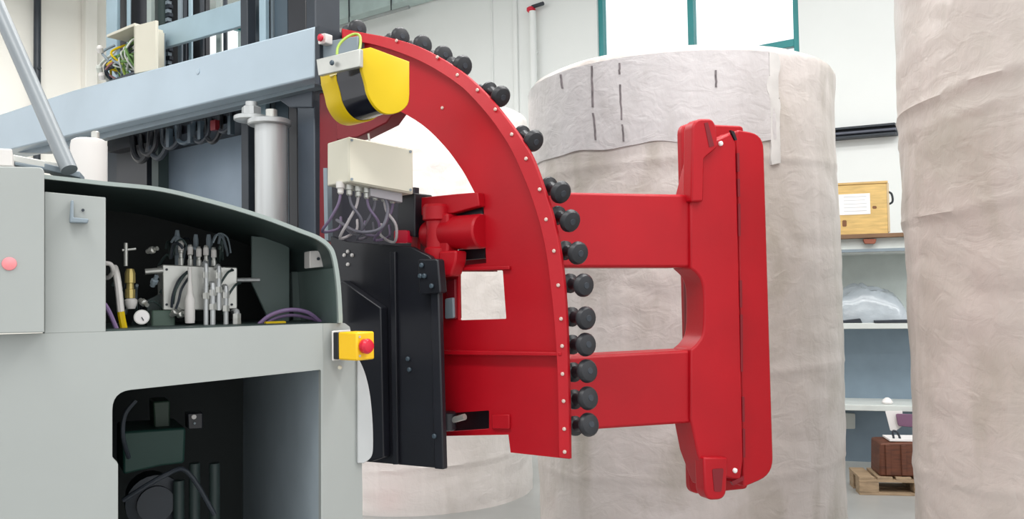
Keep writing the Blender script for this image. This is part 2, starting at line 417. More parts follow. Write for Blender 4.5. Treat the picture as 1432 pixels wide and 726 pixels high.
def patch(parent, cx, cy, R, px0, px1, py0, py1, m, name, lift=0.012, slant=0.0, n=6):
    """thin strip lying on the roll's side, between px columns/rows"""
    def hit(px, py):
        r = ray(px, py); o = CAM.xy - Vector((cx, cy)); d = r.xy
        a = d.dot(d); b = 2 * o.dot(d); c = o.dot(o) - (R + lift) ** 2
        t = (-b - math.sqrt(max(0, b * b - 4 * a * c))) / (2 * a); return CAM + r * t
    vs, fs = [], []
    for k in range(n + 1):
        f = k / n; y = py0 + (py1 - py0) * f; j = random.uniform(-0.5, 0.5)
        for x in (px0 + slant * f + j, px1 + slant * f + j):
            p = hit(x, y); q = Vector((p.x - cx, p.y - cy, 0)).normalized()
            vs += [p, p - q * (lift + 0.02)]
    for k in range(n):
        a = k * 4; b = a + 4
        fs += [(a, a + 2, b + 2, b), (a, b, b + 1, a + 1), (a + 2, a + 3, b + 3, b + 2)]
    return link(name, mesh(vs, fs), m, parent, smooth=False)
rc = roll('paper_roll', 'large film-wrapped paper roll standing behind the red clamp arms', 0.884, 4.463, 0.765, 2.525, FILM_C, 2.0, 0.045, 0.007,
          ((2.02, 0.01, 0.004), (1.05, 0.05, 0.003), (0.62, 0.03, 0.003)))
for x, y0, y1, sl_ in ((784, 104, 124, 2), (827, 92, 150, 2), (829, 158, 196, 4), (866, 88, 104, 0), (867, 118, 168, 2), (870, 174, 198, 2), (1001, 98, 122, 1)):
    patch(rc, 0.884, 4.463, 0.765, x - 1.3, x + 1.3, y0, y1, INK, 'ink_mark', 0.020, sl_)
FILM_T = film_mat('film_wrap_lavender', srgb(200, 195, 195), srgb(188, 183, 183), srgb(172, 167, 165), 21.0, 0.6)
def film_shell(parent, cx, cy, R0, a0, a1, z0, z1, m, name, seed, wav=0.02, lift=.012):
    NA, NZ_ = 70, 24; vs, fs = [], []
    for side in (0, 1):
        for k in range(NZ_ + 1):
            for i in range(NA + 1):
                f, g = i / NA, k / NZ_
                th = a0 + (a1 - a0) * f + (noise.noise(Vector((g * 5, seed, 0))) * .03 if i in (0, NA) else 0)
                lo = z0 + wav * noise.noise(Vector((th * 4, seed, 1.0))); z = lo + (z1 - lo) * g
                r = R0 + lift + abs(noise.noise(Vector((th * 9, z * 3, seed)))) * .006 - side * .02
                vs.append(Vector((cx + r * math.cos(th), cy + r * math.sin(th), z)))
    n = (NZ_ + 1) * (NA + 1)
    for k in range(NZ_):
        for i in range(NA):
            a = k * (NA + 1) + i; q4 = (a, a + 1, a + NA + 2, a + NA + 1); fs.append(q4); fs.append(tuple(n + v for v in reversed(q4)))
    for k in range(NZ_):
        for i in (0, NA):
            a = k * (NA + 1) + i; fs.append((a, a + NA + 1, n + a + NA + 1, n + a))
    for i in range(NA):
        for k in (0, NZ_):
            a = k * (NA + 1) + i; fs.append((a, n + a, n + a + 1, a + 1))
    return link(name, mesh(vs, fs), m, parent)
film_shell(rc, 0.884, 4.463, 0.765, math.radians(178), math.radians(292), 2.09, 2.485, FILM_T, 'film_top_wrap', 4.0, .03, .017)
film_shell(rc, 0.884, 4.463, 0.765, math.radians(289), math.radians(292.5), 1.98, 2.48, mat('film_fold_white', srgb(206, 203, 200), .25, var=.06, scale=12, coat=.5), 'film_fold', 8.0, .05, .020)
rr = roll('paper_roll', 'beige film-wrapped paper roll cut off by the right edge, nearest of the rolls', 2.135, 2.78, 0.775, 2.62, FILM_R, 9.0, 0.05, 0.010,
          ((2.06, 0.03, 0.006), (1.98, 0.03, 0.004), (1.7, 0.05, 0.005), (0.85, 0.04, 0.004)))
rb = roll('paper_roll', 'white-wrapped paper roll standing behind the black carriage plate and curved frame', -0.73, 6.51, 0.85, 2.78, FILM_B, 15.0, 0.06, 0.010,
          ((0.25, 0.08, 0.006), (1.9, 0.06, 0.005)))

# ================================================================== SHELVING AND GOODS
sh = thing('shelving_unit', 'blue-grey steel shelving with pale shelves between the two big rolls', 'shelving', PS.pt(1215, 660, 0.3))
su0, su1 = PS.u(1105, 450), PS.u(1330, 450)
zs = lambda y: PS.pt(1222, y).z
D_ = 0.42
prism_uz('back_panel', PS, [(su0, 0.06), (su1, 0.06), (su1, zs(456)), (su0, zs(456))], D_, 0.02, SHELFB, sh)
prism_uz('upper_back_panel', PS, [(su0, zs(456)), (su1, zs(456)), (su1, zs(336)), (su0, zs(336))], D_, 0.02, mat('shelf_back_pale', srgb(196, 204, 200), .5), sh)
for u_ in (su0, su1 - 0.04):
    prism_uz('post', PS, [(u_, 0), (u_ + 0.04, 0), (u_ + 0.04, zs(334)), (u_, zs(334))], 0, 0.04, SHELFW, sh, (), 0.004)
    prism_uz('post', PS, [(u_, 0), (u_ + 0.04, 0), (u_ + 0.04, zs(334)), (u_, zs(334))], D_ - 0.02, 0.04, SHELFW, sh, (), 0.004)
for yy in (350, 456, 571):
    z = zs(yy); prism_uz('shelf', PS, [(su0, z - 0.022), (su1, z - 0.022), (su1, z + 0.022), (su0, z + 0.022)], 0.004, D_, SHELFW, sh, (), 0.004)
prism_uz('fascia', PS, [(su0, zs(347)), (su1, zs(347)), (su1, zs(333)), (su0, zs(333))], 0.01, 0.02, SHELFW, sh)
prism_uz('shadow_gap_strip', PS, [(su0, zs(352)), (su1, zs(352)), (su1, zs(348)), (su0, zs(348))], -0.012, 0.014, MIDG, sh)
z = zs(329); tb = prism_uz('plank', PS, [(su0, z - 0.025), (su1 - .1, z - 0.02), (su1 - .1, z + 0.01), (su0, z + 0.01)], -0.05, D_ + 0.05, mat('brown_plank', srgb(122, 92, 66), 0.6, var=.15), None, (), 0.004)
tag(tb, 'brown wooden plank lying on top of the steel shelving under the crate', 'plank')
ztop = z + 0.01
cr = thing('wooden_crate', 'yellow pine crate with a white paper label on top of the shelving', 'crate', PS.uz(PS.u(1205, 300), ztop, 0.15))
cu0, cu1 = PS.u(1166, 290), PS.u(1241, 290); cz1 = PS.pt(1222, 257).z
prism_uz('body', PS, [(cu0, ztop), (cu1, ztop), (cu1, cz1), (cu0, cz1)], 0.0, 0.34, WOODY, cr, (), 0.004)
prism_uz('lid', PS, [(cu0 - .008, cz1), (cu1 + .008, cz1), (cu1 + .008, cz1 + 0.018), (cu0 - .008, cz1 + 0.018)], -0.006, 0.352, mat('pine_lid', srgb(196, 162, 104), .6, var=.12), cr, (), 0.003)
prism_uz('end_batten', PS, [(cu1, ztop + .01), (cu1 + .014, ztop + .01), (cu1 + .014, cz1), (cu1, cz1)], 0.0, 0.34, mat('pine_end', srgb(190, 170, 138), .6), cr)
prism_uz('paper_label', PS, [(PS.u(1172, 290), PS.pt(1200, 300).z), (PS.u(1217, 290), PS.pt(1200, 300).z), (PS.u(1217, 290), PS.pt(1200, 271).z), (PS.u(1172, 290), PS.pt(1200, 271).z)], -0.003, 0.003, PAPERW, cr)
for i in range(5):
    y = 275 + i * 5; a = PS.u(1180, 290); b = PS.u(random.choice((1204, 1210, 1212)), 290); zz = PS.pt(1200, y).z
    prism_uz('print_line', PS, [(a, zz - .002), (b, zz - .002), (b, zz + .002), (a, zz + .002)], -0.004, 0.001, mat('grey_print', srgb(190, 190, 192), .7), cr)
hu = cu1 + 0.016
tube('handle', [PS.uz(hu, cz1 - .05, .14), PS.uz(hu + .03, cz1 - .07, .13), PS.uz(hu + .035, cz1 - .13, .13), PS.uz(hu, cz1 - .15, .14)], 0.008, DARK, cr)
prism('knot', PS, rnd([(1220, 288), (1226, 288), (1226, 292), (1220, 292)], 2), -0.002, 0.002, mat('knot_brown', srgb(120, 80, 50), .7), cr)
prism('knot', PS, rnd([(1178, 308), (1184, 308), (1184, 317), (1178, 317)], 2), -0.002, 0.002, MATS['knot_brown'], cr)
# red-brown clamp under plank
bk = prism('wood_block', PS, rnd([(1207, 334), (1226, 334), (1224, 341), (1209, 341)], 2), -0.04, 0.045, mat('reddish_wood', srgb(140, 80, 60), .6), None, (), 0.003)
tag(bk, 'small reddish wooden block under the plank below the crate', 'block')
# film bag on the middle shelf
zsf = zs(456) + 0.022
bg = thing('film_bag', 'crumpled clear film bundle lying on the middle shelf', 'plastic bag', PS.uz(PS.u(1215, 430), zsf, 0.2))
def lump(name, pl, x0, x1, zb, hgt, off, dep, m, parent, seed):
    u0, u1 = pl.u(x0, 430), pl.u(x1, 430); NU, NV = 36, 18; vs, fs = [], []
    for j in range(NV + 1):
        for i in range(NU + 1):
            a, b = i / NU * 2 - 1, j / NV * 2 - 1
            h = max(0, (1 - abs(a) ** 2.6)) ** 0.6 * max(0, (1 - abs(b) ** 2.6)) ** 0.5
            nn = noise.noise(Vector((a * 1.5 + seed, b * 1.5, seed))) * 0.2 + abs(noise.noise(Vector((a * 5 + b * 3, b * 4, seed)))) * 0.12
            vs.append(pl.uz(u0 + (u1 - u0) * i / NU, zb + hgt * h * (0.85 + nn), off + dep * j / NV))
    for j in range(NV):
        for i in range(NU):
            a = j * (NU + 1) + i; fs.append((a, a + 1, a + NU + 2, a + NU + 1))
    n0 = len(vs); vs += [pl.uz(u0, zb, off), pl.uz(u1, zb, off), pl.uz(u1, zb, off + dep), pl.uz(u0, zb, off + dep)]
    fs.append((n0, n0 + 3, n0 + 2, n0 + 1))
    return link(name, mesh(vs, fs), m, parent)
lump('film', PS, 1150, 1275, zsf, 0.30, 0.03, 0.34, FILMG, bg, 2.2)
prism_uz('strap', PS, [(PS.u(1172, 440), zsf), (PS.u(1206, 440), zsf), (PS.u(1203, 440), zsf + .035), (PS.u(1176, 440), zsf + .02)], 0.01, 0.05, DARK, bg, (), .004)
prism_uz('strap', PS, [(PS.u(1222, 440), zsf), (PS.u(1275, 440), zsf), (PS.u(1275, 440), zsf + .025), (PS.u(1222, 440), zsf + .02)], 0.0, 0.05, DARK, bg, (), .004)
# papers on lower shelf
pz = zs(571)
lf = prism('paper_sheet', PS, [(1238, 575), (1262, 575), (1262, 596), (1251, 604), (1245, 602)], -0.02, 0.01, PAPERW); tag(lf, 'white paper sheet hanging over the lower shelf edge', 'paper')
pk = prism('printed_packet', PS, rnd([(1253, 579), (1280, 580), (1280, 598), (1256, 596)], 3), -0.05, 0.025, PLUM, None, (), .003); tag(pk, 'plum printed packet hanging below the lower shelf edge', 'packet')
wk = lathe('bottle_cap', PS.uz(PS.u(1243, 566), pz + 0.024, 0.1), (0, 0, 1), [(0, .035), (.012, .04), (.03, .03), (.045, .012)], PAPERW); tag(wk, 'small white cap lying on the lower shelf', 'cap')
gb = prism('grey_folder', PS, rnd([(1176, 578), (1196, 579), (1196, 600), (1176, 600)], 2), 0.38, 0.035, SHELFW); tag(gb, 'pale grey folder under the lower shelf by the centre roll', 'folder')
# pallet with brown box
PP = Plane(1205, 6.02, (0.985, -0.17))
pa = thing('pallet', 'weathered wooden pallet on the floor below the shelving', 'pallet', PP.uz(PP.u(1240, 690), 0, 0.2))
pu0 = PP.u(1202, 690); hp = 0.125
for k in range(3):
    for j in range(2):
        u_ = pu0 + k * 0.36; prism_uz('block', PP, [(u_, 0.018), (u_ + .13, 0.018), (u_ + .13, hp - .036), (u_, hp - .036)], j * 0.2, 0.12, WOODP, pa, (), .004)
for j in range(2): prism_uz('bottom_board', PP, [(pu0, 0), (pu0 + .85, 0), (pu0 + .85, .018), (pu0, .018)], j * .2, .12, WOODP, pa, (), .002)
for j in range(2): prism_uz('stringer_board', PP, [(pu0, hp - .036), (pu0 + .85, hp - .036), (pu0 + .85, hp - .018), (pu0, hp - .018)], j * .2, .12, WOODP, pa, (), .002)
for k in range(7):
    u_ = pu0 + k * .122; prism_uz('deck_board', PP, [(u_, hp - .018), (u_ + .1, hp - .018), (u_ + .1, hp), (u_, hp)], 0, .33, WOODP, pa, (), .002)
bx = thing('brown_case', 'dark brown worn wooden case sitting on the pallet', 'case', PP.uz(PP.u(1255, 680), hp, .15))
prism_uz('body', PP, [(PP.u(1231, 650), hp), (PP.u(1300, 650), hp), (PP.u(1300, 650), hp + .24), (PP.u(1233, 650), hp + .23)], .03, .26, WOODB, bx, (), .012)
for x in (1240, 1262):
    prism_uz('batten', PP, [(PP.u(x, 650), hp + .01), (PP.u(x + 7, 650), hp + .01), (PP.u(x + 7, 650), hp + .22), (PP.u(x, 650), hp + .22)], .018, .012, WOODB, bx, (), .003)
prism_uz('pale_top_sheet', PP, [(PP.u(1248, 650), hp + .24), (PP.u(1299, 650), hp + .24), (PP.u(1299, 650), hp + .252), (PP.u(1248, 650), hp + .252)], .05, .2, PAPERW, bx)
tube('handle', [PP.uz(PP.u(1257, 640), hp + .23, .1), PP.uz(PP.u(1255, 640), hp + .3, .1), PP.uz(PP.u(1262, 640), hp + .29, .1), PP.uz(PP.u(1266, 640), hp + .23, .1)], .008, DARK, bx)

# ================================================================== VEHICLE BODY
ve = thing('guided_vehicle', 'light grey driverless forklift truck body with open side, left of the red clamp', 'vehicle', PC.pt(250, 1245, 0.3))
YB = 1225
hole = rnd([(157, 548), (449, 517), (449, 1150), (165, 1150), (165, 648), (157, 640)], [26, 3, 0, 0, 3, 3], 6)
prism('front_panel', PC, rnd([(-90, 471), (62, 466.5), (148, 464), (452, 452.5), (452, YB), (-90, YB)], [0] * 6), 0, 0.02, GREY, ve, [hole], 0.0)
# corner panel turning away from the camera
cp = [P(452, 452.5, 2.0), P(482, 452, 2.05), P(489, 457, 2.06), P(497, 490, 2.075), P(504, 520, 2.09), P(507, 700, 2.09), P(507, YB, 2.09), P(452, YB, 2.0)]
link('corner_panel', loops_mesh(cp, PC.n * 0.02), GREY, ve)
# bumper: convex pale strip behind the corner
bp_ = [PC.pt(x, y, 0.03) for x, y in sp2([(500, 498), (510, 520), (517, 548), (521, 585), (522, 625), (519, 640), (509, 648)], 4)] + [PC.pt(500, 648, 0.03)]
link('bumper', loops_mesh(bp_, PC.n * 0.12), mat('bumper_grey', srgb(182, 184, 184), .5), ve, 0.006)
lathe('panel_screw', PC.pt(475, 514, -0.002), -PC.n, [(0, .005), (.003, .005), (.005, .003)], CREAM, ve, 10)
# upper left panels
cab = prism('side_cabinet', PC, rnd([(-90, 231), (62, 234), (62, 465), (-90, 468)], [0, 9, 2, 0]), -0.045, 0.5, GREY, ve, (), 0.006)
prism('cabinet_cap', PC, rnd([(-60, 205), (17, 208), (18, 233), (-60, 231)], 3), -0.02, 0.3, WHITE, ve, (), .005)
vp = prism('valve_panel', PC, [(62, 268), (148, 276), (148, 464.5), (62, 467)], 0.0, 0.015, GREY, ve, (), .002)
prism('hook', PC, [(99, 280), (103, 280), (103, 304), (124, 306), (123, 312), (97, 311)], -0.022, 0.02, MIDG, vp, (), .002)
lathe('screw', PC.pt(116, 294, -0.001), -PC.n, [(0, .003), (.003, .003)], DARK, vp, 8)
lathe('red_glow_spot', PC.pt(13, 369, -0.046), -PC.n, [(0, .013), (.002, .012), (.004, .007), (.005, .002)], glow_mat('red_glow', srgb(222, 132, 136), 0.12), cab, 20)  # soft red glow on the cabinet, imitated by a faintly emitting disc
# hood shell over the hydraulic bay
outer = sp2([(50, 243), (110, 249.5), (150, 254), (225, 262), (300, 280), (370, 301), (422, 320.5), (446, 330), (462, 342), (470, 358), (476, 394), (479, 440), (479, 452)], 5)
def inset(c, w):
    out = []
    for i, p in enumerate(c):
        a = Vector(c[max(0, i - 1)]); b = Vector(c[min(len(c) - 1, i + 1)]); t = (b - a).normalized(); out.append((p[0] - t.y * w, p[1] + t.x * w))
    return out
HD = 0.62
hood = prism('hood', PC, outer + list(reversed(inset(outer, 4.5))), 0.004, HD, DKGREEN, ve)
prism('hood_edge_trim', PC, outer + list(reversed(inset(outer, 5.5))), -0.006, 0.012, mat('trim_grey', srgb(150, 160, 156), .4), hood)
# bay interior
bin_ = inset(outer, 5)
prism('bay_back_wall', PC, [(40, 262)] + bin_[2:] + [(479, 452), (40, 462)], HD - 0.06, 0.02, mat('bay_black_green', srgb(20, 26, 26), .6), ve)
prism('bay_deck', PC, [(60, 463.5), (478, 451.5), (478, 456), (60, 469)], 0.02, HD, DKGREEN, ve)
sw = [PC.pt(476, 346, 0.01), PC.pt(479, 452, 0.01)]
link('bay_side_wall', loops_mesh([PC.pt(473, 372, .012), PC.pt(478, 452, .012), PC.pt(478, 452, .012) + PC.n * .5, PC.pt(473, 372, .012) + PC.n * .5], -PC.d * .01), mat('bay_grey_green', srgb(96, 112, 108), .4), ve)
prism('bay_partition', PC, [(352, 330), (405, 335), (405, 450), (378, 452), (352, 396)], 0.3, 0.012, mat('bay_grey_green', srgb(96, 112, 108), .4), ve, (), .002)
prism('bay_partition', PC, [(408, 380), (462, 380), (466, 450), (410, 452)], 0.34, 0.012, MATS['bay_grey_green'], ve, (), .002)
lb = prism('connector_box', PC, rnd([(433, 351), (454, 350), (454, 373), (433, 375)], 2), 0.10, 0.05, WHITE, ve, (), .002)
lathe('button', PC.pt(445, 362, 0.099), -PC.n, [(0, .004), (.003, .004)], DARK, lb, 8)
# hydraulic manifold
mf = prism('hydraulic_manifold', PC, rnd([(227, 370), (332, 374), (332, 432), (300, 434), (228, 434)], 2), 0.20, 0.10, ZINC, ve, (), .003)
def fit(x, y0, y1, off, r, m, parent, name='fitting'):
    p0, p1 = PC.pt(x, y1, off), PC.pt(x, y0, off); p1 = Vector((p0.x, p0.y, p1.z)); h = p1.z - p0.z
    return lathe(name, p0, (0, 0, 1), [(0, r), (h * .3, r), (h * .32, r * .75), (h * .5, r * .75), (h * .52, r * 1.05), (h * .85, r * 1.05), (h, r * .7)], m, parent, 10)
for x, y in ((253, 336), (266, 342), (278, 345), (288, 343), (299, 346)):
    fit(x, y, 372, .235, .0062, ZINC, mf)
    lathe('valve_cap', PC.pt(x, y + 14, .222), (0, 0, 1), [(0, .0066), (.018, .0066), (.021, .004)], WHITE, mf, 10)
for x, y in ((248, 322), (274, 328), (292, 328)):
    fit(x, y, 372, .27, .0062, MIDG, mf)
for x, y0, y1, r in ((288, 370, 458, .0055), (297.5, 398, 458, .0062), (306, 374, 434, .0058), (316, 402, 458, .0058), (331, 436, 458, .007)):
    a = PC.pt(x, y0, .16); b = PC.pt(x, y1, .16)
    hs = tube('hydraulic_hose', [a + PC.n * .04, a, a.lerp(b, .5), b], r, ALU, mf, 4, 8)
    for f in (0.12, 0.45):
        q = a.lerp(b, f); lathe('hose_nut', q, b - a, [(0, r * 1.5), (.014, r * 1.5)], ZINC, hs, 6)
for x, y in ((252, 395), (312, 392), (322, 410)):
    tube('thin_hose', [PC.pt(x + 14, y - 14, .19), PC.pt(x + 6, y - 10, .17), PC.pt(x - 6, y + 10, .165), PC.pt(x - 10, y + 30, .18)], .0028, DKGREEN, mf)
tube('thin_hose', [PC.pt(262, 380, .19), PC.pt(250, 392, .17), PC.pt(242, 412, .17), PC.pt(240, 430, .18)], .003, DARK, mf)
tube('thin_hose', [PC.pt(264, 388, .185), PC.pt(254, 404, .165), PC.pt(250, 420, .165), PC.pt(246, 432, .17)], .003, DARK, mf)
p = PC.pt(265.6, 452, .15)
lathe('accumulator', p, (0, 0, 1), [(0, .0105), (.01, .0115), (.055, .0115), (.07, .007), (.085, .007), (.1, .0045), (.13, .0045)], WHITE, mf, 14)
for x in (233, 324):
    for y in (377, 426): lathe('bolt', PC.pt(x, y, .2), -PC.n, [(0, .003), (.003, .003)], DARK, mf, 8)
rod = cyl('plunger_rod', PC.pt(330, 391.5, .24), PC.pt(363, 391.5, .24), .0055, ALU, ve, 10)
cyl('silver_connector', PC.pt(203, 380, .2), PC.pt(228, 378, .2), .007, ZINC, ve, 10)
bv = fit(182, 376, 417, .17, .011, BRASS, ve, 'brass_valve')
cyl('valve_stem', PC.pt(176, 372, .18), PC.pt(176, 340, .18), .0045, ZINC, bv, 10)
cyl('valve_handle', PC.pt(171, 350, .18), PC.pt(190, 348, .18), .003, ZINC, bv, 8)
lathe('valve_base', PC.pt(183, 432, .17), (0, 0, 1), [(0, .009), (.012, .014), (.02, .014), (.024, .009)], WHITE, bv, 12)
ga = lathe('pressure_gauge', PC.pt(198, 443.5, .12), -PC.n, [(-.02, .015), (0, .0165), (.004, .0165), (.004, .0145)], ZINC, ve, 24)
lathe('dial', PC.pt(198, 443.5, .12), -PC.n, [(.0035, .0142), (.0046, .0142)], PAPERW, ga, 24)
cyl('needle', PC.pt(198, 443.5, .114), PC.pt(201, 448, .114), .001, DARK, ga, 6)
tube('white_hose', [PC.pt(160, 374, .14), PC.pt(163, 385, .12), PC.pt(166, 405, .11), PC.pt(169, 436, .11)], .0075, WHITE, ve)
tube('yellow_hose_end', [PC.pt(169, 436, .11), PC.pt(171, 448, .11), PC.pt(174, 462, .11)], .0078, YEL, ve)
tube('elbow_hose', [PC.pt(146, 368, .1), PC.pt(155, 370, .1), PC.pt(158, 380, .11), PC.pt(152, 388, .13), PC.pt(146, 388, .14)], .005, WHITE, ve)
tube('purple_hose', [PC.pt(146, 425, .09), PC.pt(152, 435, .09), PC.pt(158, 448, .09), PC.pt(163, 460, .09)], .005, PURP, ve)
tube('purple_hose', [PC.pt(360, 456, .16), PC.pt(378, 441, .15), PC.pt(404, 433.5, .14), PC.pt(430, 437, .14), PC.pt(450, 452, .15)], .0052, PURP, ve)
tube('purple_hose', [PC.pt(364, 458, .2), PC.pt(384, 446, .19), PC.pt(408, 441, .18), PC.pt(436, 446, .18), PC.pt(456, 455, .19)], .004, PURP, ve)
prism('yellow_tag', PC, rnd([(372, 450), (400, 449), (400, 456), (372, 457)], 2), .12, .02, YEL, ve)
prism('bay_bracket', PC, [(206, 420), (226, 410), (226, 458), (206, 458)], .26, .02, DKGREEN, ve)
prism('pump_housing', PC, rnd([(212, 434), (245, 434), (245, 459), (212, 459)], 4), .2, .1, mat('green_grey_pump', srgb(84, 104, 92), .5), ve, (), .004)
rb_ = random.Random(5)
for i in range(16):
    x = rb_.uniform(222, 330); y = rb_.uniform(338, 368); dx = rb_.uniform(-26, 26); o_ = rb_.uniform(.2, .32)
    tube('thin_hose', [PC.pt(x, y, o_), PC.pt(x + dx * .3, y - rb_.uniform(4, 16), o_), PC.pt(x + dx * .8, y - rb_.uniform(-6, 10), o_ + .02), PC.pt(x + dx, y + 14, o_ + .04)], rb_.uniform(.002, .0038), (DKGREEN, DARK, MIDG)[i % 3], mf, 4, 6)
for i in range(10):
    x = rb_.uniform(150, 226); y = rb_.uniform(385, 440); o_ = rb_.uniform(.15, .3); dx = rb_.uniform(-22, 22)
    tube('thin_hose', [PC.pt(x, y, o_), PC.pt(x + dx * .4, y + rb_.uniform(-14, 6), o_), PC.pt(x + dx, y + rb_.uniform(4, 18), o_ + .03), PC.pt(x + dx * .7, min(456, y + 34), o_ + .04)], rb_.uniform(.0025, .0045), (DKGREEN, DARK, DKGREEN, MIDG)[i % 4], ve, 4, 6)
for x, y in ((206, 352), (213, 400), (196, 420), (240, 441), (250, 442)):
    lathe('pipe_fitting', PC.pt(x, y, .19), (rb_.uniform(-1, 1), -.3, rb_.uniform(-.5, 1)), [(0, .006), (.008, .006), (.009, .0085), (.018, .0085), (.02, .005), (.03, .005)], (ZINC, MIDG)[x % 2], ve, 8)

# lower compartment interior
CDp = 0.9
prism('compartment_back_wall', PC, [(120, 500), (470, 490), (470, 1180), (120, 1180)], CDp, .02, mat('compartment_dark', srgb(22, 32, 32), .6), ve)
rw = [PC.pt(449.5, 515, .02), PC.pt(449.5, 1180, .02)]
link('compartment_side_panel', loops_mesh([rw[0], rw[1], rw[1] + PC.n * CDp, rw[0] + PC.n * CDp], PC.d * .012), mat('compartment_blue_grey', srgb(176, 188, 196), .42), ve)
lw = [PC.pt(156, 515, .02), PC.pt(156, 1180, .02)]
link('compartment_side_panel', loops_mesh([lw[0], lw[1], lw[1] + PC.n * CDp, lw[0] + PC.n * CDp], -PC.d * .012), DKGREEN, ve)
prism('compartment_roof', PC, [(150, 520), (450, 508), (450, 514), (150, 526)], .02, CDp, DKGREEN, ve)
prism('drive_cover', PC, rnd([(172, 604), (260, 598), (258, 648), (225, 652), (172, 664)], 5), .35, .2, mat('drive_green', srgb(26, 62, 54), .5), ve, (), .01)
prism('control_module', PC, rnd([(214, 562), (238, 560), (238, 600), (216, 602)], 3), .4, .1, mat('module_green', srgb(44, 64, 50), .5), ve, (), .004)
cn = prism('plug_connector', PC, rnd([(262, 578), (284, 577), (284, 600), (263, 601)], 3), .34, .05, BLACK, ve, (), .003)
lathe('contact', PC.pt(271, 583, .338), -PC.n, [(0, .006), (.004, .006)], WHITE, cn, 10)
lathe('contact', PC.pt(272, 592, .338), -PC.n, [(0, .003), (.003, .003)], MIDG, cn, 8)
for x, y0, y1 in ((272, 648, 695), (300, 648, 695), (250, 672, 690)):
    cyl('drive_pipe', PC.pt(x, y0, .4), PC.pt(x, y1 + 60, .4), .014, DKGREEN, ve, 12)
lathe('motor', PC.pt(215, 700, .45), -PC.n, [(-.1, .06), (0, .07), (.03, .07), (.035, .045), (.05, .045)], DARK, ve, 24)
tube('cable', [PC.pt(172, 700, .3), PC.pt(230, 665, .28), PC.pt(262, 660, .3), PC.pt(300, 720, .3)], .006, DARK, ve)
tube('cable', [PC.pt(190, 560, .2), PC.pt(175, 580, .2), PC.pt(172, 610, .2), PC.pt(180, 640, .25)], .005, DARK, ve)
# body skirt and base under the frame, out to the wheels
hexa('chassis_base', PC.pt(-60, 1228, .03), PC.d * .78, Vector((0, 0, -.05)), PC.n * .85, DARK, ve)
for x, o_ in ((20, .15), (420, .15), (20, .7), (420, .7)):
    p = PC.pt(x, 1225, o_); p.z = .075; lathe('wheel', p - PC.n * .03, PC.n, [(0, .06), (.005, .075), (.055, .075), (.06, .06)], RUB, ve, 24)

# emergency stop box
es = thing('emergency_stop', 'yellow emergency stop box with a red mushroom button on the grey body corner', 'switch', PC.pt(487, 503, 0))
ax = Vector((0.80, -0.60, 0)); tr = Vector((0.60, 0.80, 0))
p = P(466, 502.5, 2.0); hgt = Vector((0, 0, P(466, 465, 2.0).z - p.z))
def ebox(name, a, b, m, g=0.0, bev=.002):
    return hexa(name, p + ax * a + hgt * (g), ax * (b - a), hgt * (1 - 2 * g), tr * .055, m, es, bev)
ebox('mounting_plate', -.006, 0.0, WHITE, -.06)
ebox('base', 0.0, .017, BLACK); yb = ebox('cover', .017, .08, YEL2, -.02, .004)
bc = p + ax * .08 + hgt * .5 + tr * .02
lathe('button', bc - ax * .004, ax, [(0, .009), (.006, .009), (.007, .0165), (.018, .0175), (.024, .014), (.026, .007)], ESRED, es, 24)
for g in (.15, .85): lathe('screw', p + ax * .08 + hgt * g + tr * .008, ax, [(0, .003), (.0015, .003)], ZINC, yb, 8)

# leaning strut at far left
st = thing('support_strut', 'grey steel tube leaning across the far left above the cabinet', 'strut', P(100, 236, 1.80))
cyl('tube', P(97, 238, 1.79), P(-38, -70, 1.98), .0165, mat('strut_grey', srgb(122, 128, 132), .4, .0, var=.05), st, 20)
hexa('foot_plate', P(62, 228, 1.80), P(112, 240, 1.84) - P(62, 228, 1.80), Vector((0, 0, -.014)), Vector((-.03, .08, 0)), MIDG, st, .002)
hexa('guide_rail', P(18, 216, 1.82), P(96, 231, 1.86) - P(18, 216, 1.82), Vector((0, 0, -.016)), Vector((-.02, .04, 0)), ZINC, st, .002)
hexa('guide_rail', P(20, 226, 1.80), P(80, 236, 1.84) - P(20, 226, 1.80), Vector((0, 0, -.008)), Vector((-.02, .04, 0)), MIDG, st, .002)
wt = thing('white_tank', 'white upright canister behind the hood below the steel beam', 'canister', P(125, 420, 2.62))
pt_ = P(124, 420, 2.62); ztp = P(124, 195, 2.62).z
lathe('tank', pt_, (0, 0, 1), [(0, .052), (ztp - pt_.z - .02, .052), (ztp - pt_.z - .005, .049), (ztp - pt_.z, .04)], WHITE, wt, 28)
lathe('cap', Vector((pt_.x + .02, pt_.y, ztp - .001)), (0, 0, 1), [(0, .012), (.022, .012), (.026, .008)], ZINC, wt, 12)
hexa('stand', pt_ + Vector((-.05, -.05, -.03)), Vector((.1, 0, 0)), Vector((0, 0, .03)), Vector((0, .1, 0)), DARK, wt)

# ================================================================== LIFT MAST
ma = thing('lift_mast', 'lift mast with blue-grey rails, dark channels and a long steel beam', 'mast', PA.pt(300, 990, .2))
beam = prism('beam', PA, [(-70, 181), (0, 160), (103, 126), (440, 36.5), (440, 108), (17, 208.5), (-70, 229)], -0.04, 0.16, BEAMG, ma, (), .006)
prism('beam_end_plate', PA, [(440.5, 38), (447, 36), (447, 118), (440.5, 116)], -0.045, .17, DARK, beam)
prism('under_rail', PA, [(10, 213), (440, 112), (440, 122), (60, 214)], .02, .04, MIDG, beam)
lathe('plug', PA.pt(277, 100, -.04), -PA.n, [(0, .012), (.003, .011), (.004, .006)], BEAMG, beam, 16)
T = -90
vbox('outer_rail', PA, 148, 163, 20, T, 150, .16, .02, MASTB, ma, .004)
vbox('channel', PA, 163, 205, 20, T, 700, .22, .05, BLACK, ma)
vbox('guide_strip', PA, 177, 182, 20, T, 140, .19, .006, MASTB, ma, .002)
